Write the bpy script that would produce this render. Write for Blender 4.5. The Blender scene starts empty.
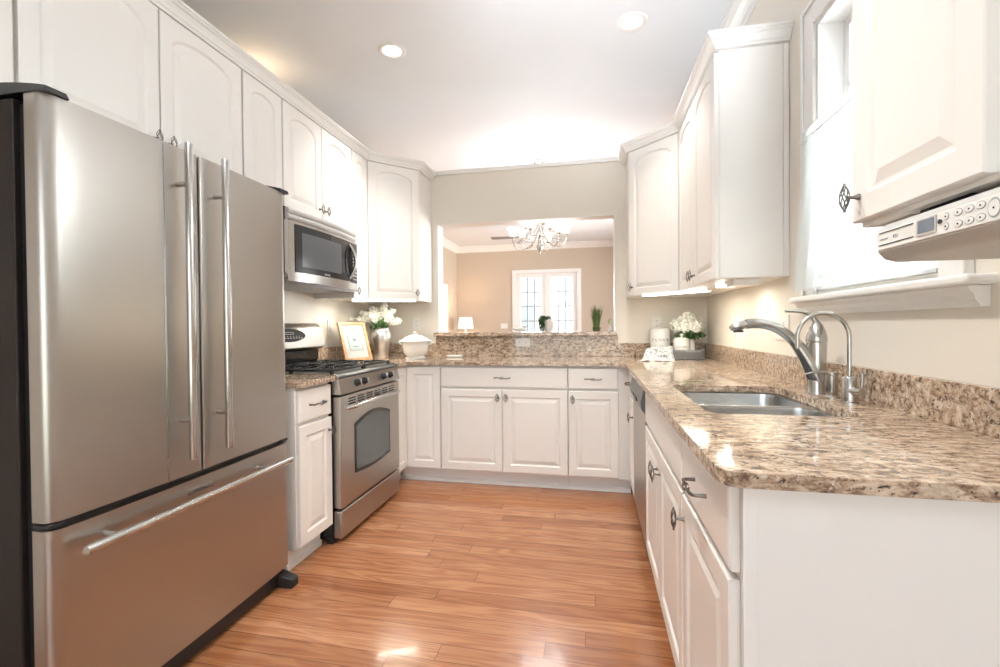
import bpy, bmesh, math, random
from mathutils import Vector, Matrix, Euler
R = math.radians
scn = bpy.context.scene
COL = scn.collection

# ------------------------------------------------------------------ camera
cam_d = bpy.data.cameras.new('camera'); cam = bpy.data.objects.new('camera', cam_d); COL.objects.link(cam)
scn.camera = cam
_a, _b, _c = R(11.612), R(-.571), R(-.566)
_f = Vector((-math.sin(_a)*math.cos(_b), math.cos(_a)*math.cos(_b), math.sin(_b)))
_r = Vector((math.cos(_a), math.sin(_a), 0)); _u = _r.cross(_f)
_r2 = math.cos(_c)*_r + math.sin(_c)*_u; _u2 = -math.sin(_c)*_r + math.cos(_c)*_u
m = Matrix((( _r2.x, _u2.x, -_f.x, 0), (_r2.y, _u2.y, -_f.y, 0), (_r2.z, _u2.z, -_f.z, 1.171), (0, 0, 0, 1)))
cam.matrix_world = m
cam_d.sensor_width = 36; cam_d.lens = 451.9*36/1000
cam_d.shift_x = .0013; cam_d.shift_y = -.003
cam_d.clip_start = .02; cam_d.clip_end = 200

# ------------------------------------------------------------------ world, sun, large lights, exposure
w = bpy.data.worlds.new('sky'); scn.world = w; w.use_nodes = True
w.node_tree.nodes['Background'].inputs[0].default_value = (.90, .95, 1, 1)
w.node_tree.nodes['Background'].inputs[1].default_value = 1.6
scn.view_settings.view_transform = 'Standard'; scn.view_settings.look = 'None'
scn.view_settings.gamma = 1; scn.view_settings.use_curve_mapping = False
scn.view_settings.exposure = 0.76

def sun(name, direction, strength, col, angle=.6):
    d = bpy.data.lights.new(name, 'SUN'); d.energy = strength; d.color = col; d.angle = R(angle)
    o = bpy.data.objects.new(name, d); COL.objects.link(o)
    o.rotation_euler = Vector(direction).to_track_quat('-Z', 'Y').to_euler()
def area(name, loc, direction, sx, sy, power, col=(1, 1, 1)):
    d = bpy.data.lights.new(name, 'AREA'); d.shape = 'RECTANGLE'; d.size = sx; d.size_y = sy
    d.energy = power; d.color = col
    o = bpy.data.objects.new(name, d); COL.objects.link(o); o.location = loc
    o.rotation_euler = Vector(direction).to_track_quat('-Z', 'Z').to_euler()
    return o
sun('sun', (-.62, -.66, -1.24), 8.0, (1, .95, .88))
area('fill_rear_window', (-.5, -2.6, 1.35), (0, 1, .12), 2.5, 2.2, 15, (1, .985, .96))  # fill through an invented, unseen window behind the viewpoint
area('daylight_sink_window', (1.22, 1.72, 1.85), (-1, 0, -.1), .9, 1.2, 52, (.95, .98, 1))
area('daylight_living_doors', (-.98, 10.6, 1.5), (0, -1, -.1), 1.6, 2.2, 110, (.95, .98, 1))
area('fill_living_side', (3.5, 6.8, 1.7), (-1, 0, .1), 3.6, 2.0, 480, (.98, .97, .95))  # added to brighten the living room through an unseen side window
def flash(name, loc, target, power, size, angle, col, blend=1.0):      # spot bounced off the ceiling: the photographer's strobe, plus an added fill
    d = bpy.data.lights.new(name, 'SPOT'); d.energy = power; d.spot_size = R(angle); d.spot_blend = blend
    d.shadow_soft_size = size; d.color = col
    o = bpy.data.objects.new(name, d); COL.objects.link(o); o.location = loc
    o.rotation_euler = (Vector(target)-Vector(loc)).to_track_quat('-Z', 'Y').to_euler()
flash('bounce_flash', (.05, -.5, 1.6), (.12, 2.2, 3.0), 400, .35, 40, (.86, .93, 1))
flash('bounce_fill_rear', (-.3, -.5, 1.9), (-.3, -.35, 3.0), 300, .35, 84, (.90, .95, 1))  # added fill, gives soft light from above and behind

# ------------------------------------------------------------------ materials
def mat(name, col, rough=.5, metal=0, **k):
    mt = bpy.data.materials.new(name); mt.use_nodes = True
    b = mt.node_tree.nodes['Principled BSDF']
    b.inputs['Base Color'].default_value = (*col, 1); b.inputs['Roughness'].default_value = rough
    b.inputs['Metallic'].default_value = metal
    for kk, v in k.items(): b.inputs[kk.replace('_', ' ')].default_value = v
    return mt
def nodes(mt): return mt.node_tree.nodes, mt.node_tree.links, mt.node_tree.nodes['Principled BSDF']
def coords(nt, ln, scale, kind='Object'):
    tc = nt.new('ShaderNodeTexCoord'); mp = nt.new('ShaderNodeMapping'); mp.inputs['Scale'].default_value = scale
    ln.new(tc.outputs[kind], mp.inputs['Vector']); return mp.outputs['Vector']
def ramp(nt, stops, interp='LINEAR'):
    r = nt.new('ShaderNodeValToRGB'); r.color_ramp.interpolation = interp
    e = r.color_ramp.elements
    while len(e) < len(stops): e.new(.5)
    for x, (p, c) in zip(e, stops): x.position = p; x.color = (*c, 1)
    return r
def mixc(nt, ln, fac, a, b, mode='MIX'):
    n = nt.new('ShaderNodeMix'); n.data_type = 'RGBA'; n.blend_type = mode
    if isinstance(fac, (int, float)): n.inputs[0].default_value = fac
    else: ln.new(fac, n.inputs[0])
    for s, i in ((a, 6), (b, 7)):
        if isinstance(s, tuple): n.inputs[i].default_value = (*s, 1)
        else: ln.new(s, n.inputs[i])
    return n.outputs[2]
def bump(nt, ln, bs, h, strength, dist=.01):
    n = nt.new('ShaderNodeBump'); n.inputs['Strength'].default_value = strength; n.inputs['Distance'].default_value = dist
    ln.new(h, n.inputs['Height']); ln.new(n.outputs[0], bs.inputs['Normal'])
def noise(nt, ln, vec, scale, detail=3, rough=.5, dist=0):
    n = nt.new('ShaderNodeTexNoise'); n.inputs['Scale'].default_value = scale; n.inputs['Detail'].default_value = detail
    n.inputs['Roughness'].default_value = rough; n.inputs['Distortion'].default_value = dist
    ln.new(vec, n.inputs['Vector']); return n.outputs['Fac']

def painted(name, col, rough=.6, bs=.04, scale=180):
    mt = mat(name, col, rough); nt, ln, b = nodes(mt)
    v = coords(nt, ln, (1, 1, 1)); n = noise(nt, ln, v, scale, 2); bump(nt, ln, b, n, bs, .002); return mt
WHITE = painted('white_cabinet_paint', (.84, .81, .775), .32, .015, 60)
TRIM = painted('white_trim_paint', (.84, .83, .815), .35, .01)
WALL = painted('greige_wall_paint', (.785, .735, .66), .7)
WALL_FAR = painted('tan_wall_paint', (.56, .475, .385), .7)
CEIL = painted('ceiling_paint', (.79, .815, .85), .8)
CHROME = mat('brushed_nickel', (.52, .51, .49), .24, 1)
PEWTER = mat('pewter_wire', (.20, .18, .165), .35, 1)
BLACK = mat('black_plastic', (.018, .018, .02), .35)
IRON = mat('cast_iron', (.016, .016, .018), .55)
GLOSSB = mat('black_enamel', (.012, .012, .014), .12)
CERAM = mat('white_ceramic', (.82, .81, .78), .15)
PLAST = mat('white_plastic', (.82, .81, .78), .35)
GLOW = mat('undercabinet_diffuser', (1, 1, 1), .4, Emission_Color=(1, .97, .88, 1), Emission_Strength=5)
SCREEN = mat('lcd_screen', (.16, .20, .26), .2)
DARKP = mat('dark_print', (.03, .03, .035), .6)
GREYP = mat('grey_print', (.35, .36, .38), .5)
SILVERP = mat('silver_plastic', (.55, .54, .52), .35, .2)
OAK = None

def steel(name, col, rough):
    mt = mat(name, col, rough, 1); nt, ln, b = nodes(mt)
    b.inputs['Anisotropic'].default_value = .35
    return mt
STEEL = steel('brushed_stainless', (.46, .434, .402), .33)
STEEL2 = steel('bright_stainless', (.58, .565, .55), .20)
SINKM = steel('sink_steel', (.50, .52, .53), .25)

def granite():
    mt = mat('speckled_granite', (.4, .28, .2), .07); nt, ln, b = nodes(mt)
    v = coords(nt, ln, (.55, 1.1, 1.1)); v2 = coords(nt, ln, (.75, 1, 1))
    n1 = noise(nt, ln, v, 46, 6, .74, .4)
    c1 = ramp(nt, [(.30, (.085, .054, .038)), (.41, (.24, .16, .11)), (.49, (.44, .325, .235)), (.58, (.60, .485, .375)), (.72, (.72, .635, .53))])
    ln.new(n1, c1.inputs[0])
    n2 = noise(nt, ln, v2, 85, 4, .7)
    d = ramp(nt, [(.57, (0, 0, 0)), (.63, (1, 1, 1))]); ln.new(n2, d.inputs[0])
    c2 = mixc(nt, ln, d.outputs[0], c1.outputs[0], (.055, .036, .032))
    n3 = noise(nt, ln, v2, 70, 3, .6, .3)
    e = ramp(nt, [(.60, (0, 0, 0)), (.68, (1, 1, 1))]); ln.new(n3, e.inputs[0])
    c3 = mixc(nt, ln, e.outputs[0], c2, (.66, .58, .50))
    mpr = nt.new('ShaderNodeMapping'); mpr.inputs['Rotation'].default_value = (0, 0, R(22)); mpr.inputs['Scale'].default_value = (4, 26, 12)
    ln.new(coords(nt, ln, (1, 1, 1)), mpr.inputs['Vector'])
    n4 = noise(nt, ln, mpr.outputs[0], 2.2, 4, .65, .8)
    g = ramp(nt, [(.34, (.62, .54, .50)), (.47, (1.0, .98, .96)), (.62, (1.16, 1.14, 1.12))]); ln.new(n4, g.inputs[0])
    ln.new(mixc(nt, ln, .7, c3, g.outputs[0], 'MULTIPLY'), b.inputs['Base Color'])
    b.inputs['Specular IOR Level'].default_value = .6
    return mt
GRAN = granite()

def floor_mat():
    mt = mat('oak_floor_boards', (.4, .2, .1), .13); nt, ln, b = nodes(mt)
    v = coords(nt, ln, (1, 1, 1))
    sp = nt.new('ShaderNodeSeparateXYZ'); ln.new(v, sp.inputs[0])
    def mth(op, a, b_=None):
        q = nt.new('ShaderNodeMath'); q.operation = op
        for i_, z_ in enumerate((a, b_)):
            if z_ is None: continue
            if isinstance(z_, (int, float)): q.inputs[i_].default_value = z_
            else: ln.new(z_, q.inputs[i_])
        return q.outputs[0]
    row = mth('FLOOR', mth('DIVIDE', sp.outputs[1], .083))
    sh = mth('MULTIPLY', mth('FRACT', mth('MULTIPLY', mth('SINE', mth('MULTIPLY', row, 12.9898)), 4375.85)), 1.5)
    cb = nt.new('ShaderNodeCombineXYZ'); ln.new(mth('ADD', sp.outputs[0], sh), cb.inputs[0]); ln.new(sp.outputs[1], cb.inputs[1]); ln.new(sp.outputs[2], cb.inputs[2])
    br = nt.new('ShaderNodeTexBrick'); ln.new(cb.outputs[0], br.inputs['Vector'])
    br.offset = 0; br.offset_frequency = 2; br.squash = 1
    for k, x in (('Scale', 1), ('Mortar Size', .0011), ('Mortar Smooth', .1), ('Bias', 0), ('Brick Width', 1.5), ('Row Height', .083)): br.inputs[k].default_value = x
    br.inputs['Color1'].default_value = (0, 0, 0, 1); br.inputs['Color2'].default_value = (1, 1, 1, 1); br.inputs['Mortar'].default_value = (.5, .5, .5, 1)
    # board-dependent grain offset
    sc = nt.new('ShaderNodeVectorMath'); sc.operation = 'SCALE'; sc.inputs['Scale'].default_value = 17.3; ln.new(br.outputs['Color'], sc.inputs[0])
    ad = nt.new('ShaderNodeVectorMath'); ad.operation = 'ADD'; ln.new(v, ad.inputs[0]); ln.new(sc.outputs[0], ad.inputs[1])
    mp = nt.new('ShaderNodeMapping'); mp.inputs['Scale'].default_value = (1.3, 13, 1); ln.new(ad.outputs[0], mp.inputs['Vector'])
    g = noise(nt, ln, mp.outputs[0], 1.0, 2, .5, .5)
    # rings: sine of the noise = cathedral grain
    mu = nt.new('ShaderNodeMath'); mu.operation = 'MULTIPLY'; mu.inputs[1].default_value = 46; ln.new(g, mu.inputs[0])
    si = nt.new('ShaderNodeMath'); si.operation = 'SINE'; ln.new(mu.outputs[0], si.inputs[0])
    rg = ramp(nt, [(.0, (0, 0, 0)), (.85, (1, 1, 1))]); 
    mr = nt.new('ShaderNodeMapRange'); mr.inputs[1].default_value = -1; ln.new(si.outputs[0], mr.inputs[0]); ln.new(mr.outputs[0], rg.inputs[0])
    mp2 = nt.new('ShaderNodeMapping'); mp2.inputs['Scale'].default_value = (6, 220, 1); ln.new(ad.outputs[0], mp2.inputs['Vector'])
    f = noise(nt, ln, mp2.outputs[0], 1, 3, .6)
    base = ramp(nt, [(0, (.34, .140, .060)), (.35, (.41, .180, .082)), (.7, (.46, .210, .100)), (1, (.51, .245, .125))]); ln.new(br.outputs['Color'], base.inputs[0])
    dark = mixc(nt, ln, .7, base.outputs[0], (.68, .56, .50), 'MULTIPLY')
    c = mixc(nt, ln, rg.outputs[0], dark, base.outputs[0])
    ff = ramp(nt, [(.36, (.82, .77, .74)), (.58, (1.04, 1.03, 1.02))]); ln.new(f, ff.inputs[0])
    c = mixc(nt, ln, .7, c, ff.outputs[0], 'MULTIPLY')
    c = mixc(nt, ln, br.outputs['Fac'], c, (.10, .035, .015))
    ln.new(c, b.inputs['Base Color'])
    bump(nt, ln, b, noise(nt, ln, v, 9, 2), .10, .004)
    b.inputs['Coat Weight'].default_value = .25; b.inputs['Coat Roughness'].default_value = .06
    b.inputs['Roughness'].default_value = .2
    return mt
FLOOR = floor_mat()

def woodm():
    mt = mat('pale_oak_frame', (.62, .36, .17), .4); nt, ln, b = nodes(mt)
    n = noise(nt, ln, coords(nt, ln, (40, 40, 6)), 2, 4)
    r = ramp(nt, [(.3, (.45, .23, .10)), (.7, (.62, .36, .18))]); ln.new(n, r.inputs[0]); ln.new(r.outputs[0], b.inputs['Base Color']); return mt
OAK = woodm()
def fridge_side():
    mt = mat('textured_black_case', (.022, .016, .014), .42); nt, ln, b = nodes(mt)
    n = noise(nt, ln, coords(nt, ln, (1, 1, 1)), 260, 3); bump(nt, ln, b, n, .5, .002); return mt
CASE = fridge_side(); CASE.node_tree.nodes['Principled BSDF'].inputs['Specular IOR Level'].default_value = .25
def glassm(name, col=(1, 1, 1), rough=0.0):
    mt = bpy.data.materials.new(name); mt.use_nodes = True; nt = mt.node_tree.nodes; ln = mt.node_tree.links
    nt.clear(); o = nt.new('ShaderNodeOutputMaterial'); t = nt.new('ShaderNodeBsdfTransparent'); t.inputs[0].default_value = (*col, 1)
    g = nt.new('ShaderNodeBsdfGlossy'); g.inputs['Roughness'].default_value = rough
    f = nt.new('ShaderNodeFresnel'); f.inputs[0].default_value = 1.45; mx = nt.new('ShaderNodeMixShader')
    ln.new(f.outputs[0], mx.inputs[0]); ln.new(t.outputs[0], mx.inputs[1]); ln.new(g.outputs[0], mx.inputs[2]); ln.new(mx.outputs[0], o.inputs[0])
    return mt
GLASS = glassm('window_glass', (.97, .985, .99))
OVENG = mat('oven_glass', (.075, .095, .095), .06); OVENG.node_tree.nodes['Principled BSDF'].inputs['Specular IOR Level'].default_value = .9
MWG = mat('microwave_window', (.12, .13, .14), .15)
MWD = mat('microwave_dark_frame', (.03, .03, .032), .2)
def sheer():
    mt = bpy.data.materials.new('sheer_white_cotton'); mt.use_nodes = True; nt = mt.node_tree.nodes; ln = mt.node_tree.links
    nt.clear(); o = nt.new('ShaderNodeOutputMaterial')
    d = nt.new('ShaderNodeBsdfDiffuse'); d.inputs[0].default_value = (.86, .88, .87, 1)
    tl = nt.new('ShaderNodeBsdfTranslucent'); tl.inputs[0].default_value = (.84, .88, .88, 1)
    tp = nt.new('ShaderNodeBsdfTransparent')
    a = nt.new('ShaderNodeMixShader'); a.inputs[0].default_value = .35; ln.new(d.outputs[0], a.inputs[1]); ln.new(tl.outputs[0], a.inputs[2])
    b = nt.new('ShaderNodeMixShader'); b.inputs[0].default_value = .05; ln.new(a.outputs[0], b.inputs[1]); ln.new(tp.outputs[0], b.inputs[2])
    ln.new(b.outputs[0], o.inputs[0]); return mt
SHEER = sheer()
LEAF = mat('leaf_green', (.055, .115, .035), .5)
LEAF2 = mat('grass_green', (.11, .17, .045), .5)
PETAL = mat('white_petal', (.93, .93, .86), .6)
SILVER = mat('mercury_silver_glass', (.74, .72, .71), .30, 1)
WICKER = mat('grey_wicker', (.26, .26, .27), .75)
def cloth():
    mt = mat('printed_tea_towel', (.8, .8, .8), .85); nt, ln, b = nodes(mt)
    v = coords(nt, ln, (1, 1, 1)); n = noise(nt, ln, v, 30, 2, .4, 2.0)
    r = ramp(nt, [(.42, (.66, .65, .65)), (.46, (.15, .15, .17)), (.52, (.15, .15, .17)), (.56, (.66, .65, .65))]); ln.new(n, r.inputs[0])
    ln.new(r.outputs[0], b.inputs['Base Color']); return mt
TOWEL = cloth()
SHADE = mat('lamp_shade_linen', (.95, .86, .75), .8, Emission_Color=(1, .78, .60, 1), Emission_Strength=.55)
BELL = mat('frosted_bell_glass', (.95, .9, .85), .4, Emission_Color=(1, .86, .72, 1), Emission_Strength=.75)
CANL = mat('downlight_lens', (1, 1, 1), .4, Emission_Color=(1, .93, .82, 1), Emission_Strength=5)
SIDING = mat('pale_siding', (.74, .75, .77), .8)
LAWN = mat('outdoor_ground', (.35, .37, .30), .9)
DARKG = mat('house_window_glass', (.42, .45, .48), .2)

# ------------------------------------------------------------------ mesh helpers
class MB:
    def __init__(s): s.v = []; s.f = []
    def add(s, vs, fs):
        n = len(s.v); s.v += [tuple(q) for q in vs]; s.f += [tuple(i+n for i in f) for f in fs]; return s
    def box(s, x0, x1, y0, y1, z0, z1, M=None):
        vs = [Vector((x, y, z)) for z in (z0, z1) for y in (y0, y1) for x in (x0, x1)]
        if M: vs = [M @ q for q in vs]
        return s.add(vs, [(0, 2, 3, 1), (4, 5, 7, 6), (0, 1, 5, 4), (2, 6, 7, 3), (0, 4, 6, 2), (1, 3, 7, 5)])
    def prism(s, poly, axis, a, b, M=None):      # poly in the two other axes (order x,y,z without axis)
        n = len(poly); vs = []
        for h in (a, b):
            for p, q in poly: vs.append(Vector({'x': (h, p, q), 'y': (p, h, q), 'z': (p, q, h)}[axis]))
        if M: vs = [M @ q for q in vs]
        fs = [tuple(range(n)), tuple(range(2*n-1, n-1, -1))] + [(i, n+i, n+(i+1) % n, (i+1) % n) for i in range(n)]
        return s.add(vs, fs)
    def rings(s, loops, cap0=True, cap1=True, closed=True):
        n = len(loops[0]); vs = [p for l in loops for p in l]; fs = []
        for k in range(len(loops)-1):
            for i in range(n if closed else n-1):
                j = (i+1) % n; fs.append((k*n+i, k*n+j, (k+1)*n+j, (k+1)*n+i))
        if cap0: fs.append(tuple(range(n-1, -1, -1)))
        if cap1: fs.append(tuple(range((len(loops)-1)*n, len(loops)*n)))
        return s.add(vs, fs)
    def lathe(s, prof, c=(0, 0, 0), n=24, axis='z', cap=True, sy=1):
        loops = []
        for r, h in prof:
            l = []
            for i in range(n):
                a = 2*math.pi*i/n; p, q = r*math.cos(a), r*math.sin(a)*sy
                l.append({'z': (c[0]+p, c[1]+q, c[2]+h), 'y': (c[0]+p, c[1]+h, c[2]+q), 'x': (c[0]+h, c[1]+p, c[2]+q)}[axis])
            loops.append(l)
        return s.rings(loops, cap, cap)
    def tube(s, path, r, n=8, cap=True, flat=1):
        P = [Vector(p) for p in path]; rs = r if isinstance(r, (list, tuple)) else [r]*len(P)
        T = []
        for i in range(len(P)):
            a = P[max(i-1, 0)]; b = P[min(i+1, len(P)-1)]; T.append((b-a).normalized())
        up = Vector((0, 0, 1)) if abs(T[0].z) < .9 else Vector((1, 0, 0))
        N = (up - T[0]*up.dot(T[0])).normalized(); loops = []
        for i in range(len(P)):
            N = (N - T[i]*N.dot(T[i])).normalized(); B = T[i].cross(N)
            loops.append([P[i] + rs[i]*(math.cos(2*math.pi*k/n)*N*flat + math.sin(2*math.pi*k/n)*B) for k in range(n)])
        return s.rings(loops, cap, cap)
    def sphere(s, c, r, n=10, m=6, sc=(1, 1, 1)):
        loops = []
        for j in range(1, m):
            t = math.pi*j/m
            loops.append([(c[0]+r*sc[0]*math.sin(t)*math.cos(2*math.pi*i/n), c[1]+r*sc[1]*math.sin(t)*math.sin(2*math.pi*i/n), c[2]-r*sc[2]*math.cos(t)) for i in range(n)])
        return s.rings(loops)
    def mesh(s, name, mt, smooth=0, fix=True):
        me = bpy.data.meshes.new(name); me.from_pydata(s.v, [], s.f); me.validate(); me.update()
        if fix:
            bm = bmesh.new(); bm.from_mesh(me); bmesh.ops.recalc_face_normals(bm, faces=bm.faces); bm.to_mesh(me); bm.free()
        if smooth:
            for p in me.polygons: p.use_smooth = True
            me.set_sharp_from_angle(angle=R(smooth))
        if mt: me.materials.append(mt)
        return me
    def obj(s, name, mt, parent=None, smooth=0, bevel=0, loc=(0, 0, 0), rot=0, seg=2):
        return link(name, s.mesh(name, mt, smooth), parent, loc, rot, bevel, seg)
def link(name, me, parent=None, loc=(0, 0, 0), rot=0, bevel=0, seg=2):
    o = bpy.data.objects.new(name, me); COL.objects.link(o)
    if parent: o.parent = parent
    o.location = loc; o.rotation_euler = (0, 0, rot)
    if bevel:
        b = o.modifiers.new('bevel', 'BEVEL'); b.width = bevel; b.segments = seg; b.limit_method = 'ANGLE'; b.angle_limit = R(40)
        for p in me.polygons: p.use_smooth = True
        me.set_sharp_from_angle(angle=R(35)); b.harden_normals = False
    return o
def thing(name, label, cat, loc=(0, 0, 0), rot=0, group=None):
    o = bpy.data.objects.new(name, None); COL.objects.link(o); o.empty_display_size = .1
    o.location = loc; o.rotation_euler = (0, 0, rot); return tag(o, label, cat, group)
def tag(o, label, cat, group=None):
    o['label'] = label; o['category'] = cat
    if group: o['group'] = group
    return o
def struct(o): o['kind'] = 'structure'; return o
def lab(o, l): o['label'] = l; return o
def copy_tree(o, parent=None):
    c = o.copy(); COL.objects.link(c); c.parent = parent
    for ch in list(o.children): copy_tree(ch, c)
    return c
def text_mesh(body, size, name, mt, parent, loc, rot, extrude=.0004, align='CENTER', squeeze=1):
    cu = bpy.data.curves.new(name, 'FONT'); cu.body = body; cu.size = size; cu.extrude = extrude; cu.align_x = align
    cu.resolution_u = 2
    t = bpy.data.objects.new(name+'_tmp', cu); COL.objects.link(t)
    bpy.context.view_layer.update()
    me = bpy.data.meshes.new_from_object(t.evaluated_get(bpy.context.evaluated_depsgraph_get()))
    bpy.data.objects.remove(t); me.materials.clear(); me.materials.append(mt)
    o = bpy.data.objects.new(name, me); COL.objects.link(o); o.parent = parent; o.location = loc; o.rotation_euler = rot; o.scale = (squeeze, 1, 1)
    return o
def arc(cx, cy, r, a0, a1, n): return [(cx+r*math.cos(R(a0+(a1-a0)*i/n)), cy+r*math.sin(R(a0+(a1-a0)*i/n))) for i in range(n+1)]
def rrect(x0, x1, y0, y1, r, n=5):
    return arc(x1-r, y1-r, r, 0, 90, n)+arc(x0+r, y1-r, r, 90, 180, n)+arc(x0+r, y0+r, r, 180, 270, n)+arc(x1-r, y0+r, r, 270, 360, n)
def bez(p0, p1, p2, p3, n=10):
    P = [Vector(p) for p in (p0, p1, p2, p3)]; o = []
    for i in range(n+1):
        t = i/n; o.append((1-t)**3*P[0]+3*(1-t)**2*t*P[1]+3*(1-t)*t*t*P[2]+t**3*P[3])
    return o

# ------------------------------------------------------------------ dimensions
H = 3.0
WL, WR, YW = -1.99, .892, 3.815
YFAR, XFL, XFR = 10.12, -3.07, 3.1
ZC, ZS = .914, .886

# ------------------------------------------------------------------ room shell
def plate(name, boxes, mt, bevel=0):
    b = MB()
    for x in boxes: b.box(*x)
    return struct(b.obj(name, mt, bevel=bevel))
plate('floor', [(-3.3, 3.3, -2.35, 10.4, -.1, 0)], FLOOR)
plate('ceiling', [(-3.3, 3.3, -2.35, 10.4, H, H+.1)], CEIL)
plate('wall_left', [(WL-.12, WL, -2.2, YW, 0, 2.5)], WALL)
plate('wall_hall_left', [(XFL-.14, XFL, -2.34, YW, 0, H)], WALL)
# window opening in the right wall
wy0, wy1, wz0, wz1 = 1.372, 2.04, 1.30, 2.372
plate('wall_right', [(WR, WR+.14, -2.2, wy0, 0, H), (WR, WR+.14, wy1, YW, 0, H), (WR, WR+.14, wy0, wy1, 0, wz0), (WR, WR+.14, wy0, wy1, wz1, H)], WALL)
ox0, ox1, oz0, oz1 = -1.328, .190, 1.085, 2.072
plate('wall_back', [(WL, ox0, YW, YW+.13, 0, 2.5), (ox1, WR, YW, YW+.13, 0, 2.5), (ox0, ox1, YW, YW+.13, 0, oz0), (ox0, ox1, YW, YW+.13, oz1, 2.5)], WALL)
plate('wall_living_near', [(XFL, WL, YW, YW+.13, 0, 2.5), (WR, XFR, YW, YW+.13, 0, H)], WALL_FAR)
plate('trim_6', [(ox0, ox0+.004, YW+.001, YW+.129, 1.12, oz1-.004), (ox1-.004, ox1, YW+.001, YW+.129, 1.12, oz1-.004), (ox0, ox1, YW+.001, YW+.129, oz1-.004, oz1)], TRIM)  # white jamb liners; the soffit board's white stands in for light on it
plate('trim_1', [(WL, WR, YW-.022, YW+.15, 2.5, 2.535)], TRIM, .004)
plate('wall_rear', [(XFL, -1.75, -2.34, -2.2, 0, H), (.75, WR+.14, -2.34, -2.2, 0, H), (-1.75, .75, -2.34, -2.2, 2.35, H), (-1.75, .75, -2.34, -2.2, 0, .12)], WALL)
# living room shell with french door opening and an added, unseen side window
fx0, fx1, fz1 = -1.675, -.297, 2.345
plate('wall_living_back', [(XFL, fx0, YFAR, YFAR+.14, 0, H), (fx1, XFR, YFAR, YFAR+.14, 0, H), (fx0, fx1, YFAR, YFAR+.14, fz1, H)], WALL_FAR)
plate('wall_living_left', [(XFL-.14, XFL, YW, YFAR, 0, H)], WALL_FAR)
plate('wall_living_right', [(XFR, XFR+.14, YW, 5.0, 0, H), (XFR, XFR+.14, 8.6, YFAR, 0, H), (XFR, XFR+.14, 5.0, 8.6, 0, .6), (XFR, XFR+.14, 5.0, 8.6, 2.5, H)], WALL_FAR)

def sweep(name, path, prof, mt, smooth=30, closed_ends=True):
    """sweep profile [(out,z)] along a plan path; 'out' is to the right of the walking direction"""
    P = [Vector(p) for p in path]; loops = []
    for i, p in enumerate(P):
        d0 = (P[i]-P[i-1]).normalized() if i else None
        d1 = (P[i+1]-P[i]).normalized() if i < len(P)-1 else None
        n0 = Vector((d0.y, -d0.x)) if d0 else None; n1 = Vector((d1.y, -d1.x)) if d1 else None
        if n0 is None: nn = n1
        elif n1 is None: nn = n0
        else:
            nn = (n0+n1).normalized(); nn = nn/ nn.dot(n0)
        loops.append([(p.x+nn.x*o, p.y+nn.y*o, z) for o, z in prof])
    return MB().rings(loops)
CROWNP = lambda z1, h, w: [(0, z1-h), (w*.10, z1-h), (w*.14, z1-h*.86), (w*.30, z1-h*.80), (w*.40, z1-h*.62), (w*.62, z1-h*.36), (w*.86, z1-h*.22), (w*.88, z1-h*.10), (w, z1-h*.08), (w, z1), (0, z1)]
struct(sweep('t', [(WR, 3.80), (WR, -2.2)], CROWNP(H, .10, .10), TRIM).obj('trim_2', TRIM))
struct(sweep('t', [(XFL, YW+.13), (XFL, YFAR), (XFR, YFAR), (XFR, YW+.13)], CROWNP(H, .13, .12), TRIM).obj('trim_3', TRIM))
struct(MB().box(XFL, fx0-.1, YFAR-.015, YFAR, 0, .12).box(fx1+.1, XFR, YFAR-.015, YFAR, 0, .12).obj('baseboard_living', TRIM))
struct(MB().box(XFL, XFL+.02, 8.30, 8.40, 0, 2.0).box(XFL, XFL+.02, 9.30, 9.40, 0, 2.0).box(XFL, XFL+.02, 8.30, 9.40, 2.0, 2.08).obj('trim_4', TRIM))
dl = struct(MB().box(XFL+.001, XFL+.012, 8.40, 9.30, 0, 2.0).obj('door_2', TRIM))
MB().sphere((XFL+.05, 8.48, .95), .025).box(XFL+.012, XFL+.04, 8.475, 8.485, .945, .955).obj('door_knob', CHROME, dl, smooth=40)

# rear window (behind the viewer) and side window, both added to let light in
def grid_window(name, x0, x1, y, z0, z1, nx, nz, fr=.06, mu=.02, d=.05, glass=True):
    w = struct(thing(name, '', '')); del w['label']; del w['category']
    b = MB().box(x0, x0+fr, y-d/2, y+d/2, z0, z1).box(x1-fr, x1, y-d/2, y+d/2, z0, z1).box(x0+fr, x1-fr, y-d/2, y+d/2, z0, z0+fr).box(x0+fr, x1-fr, y-d/2, y+d/2, z1-fr, z1)
    b.obj('window_frame', TRIM, w)
    m_ = MB()
    for i in range(1, nx):
        x = x0+fr+(x1-x0-2*fr)*i/nx; m_.box(x-mu/2, x+mu/2, y-.012, y+.012, z0+fr, z1-fr)
    for i in range(1, nz):
        z = z0+fr+(z1-z0-2*fr)*i/nz; m_.box(x0+fr, x1-fr, y-.011, y+.011, z-mu/2, z+mu/2)
    m_.obj('muntins', TRIM, w)
    if glass: MB().box(x0+fr, x1-fr, y-.003, y+.003, z0+fr, z1-fr).obj('pane', GLASS, w)
    return w
grid_window('fill_window_rear', -1.75, .75, -2.27, .12, 2.35, 4, 3)
sw = grid_window('fill_window_side', -1.8, 1.8, 0, .6, 2.5, 6, 3); sw.location = (XFR+.07, 6.8, 0); sw.rotation_euler.z = R(90)

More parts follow.
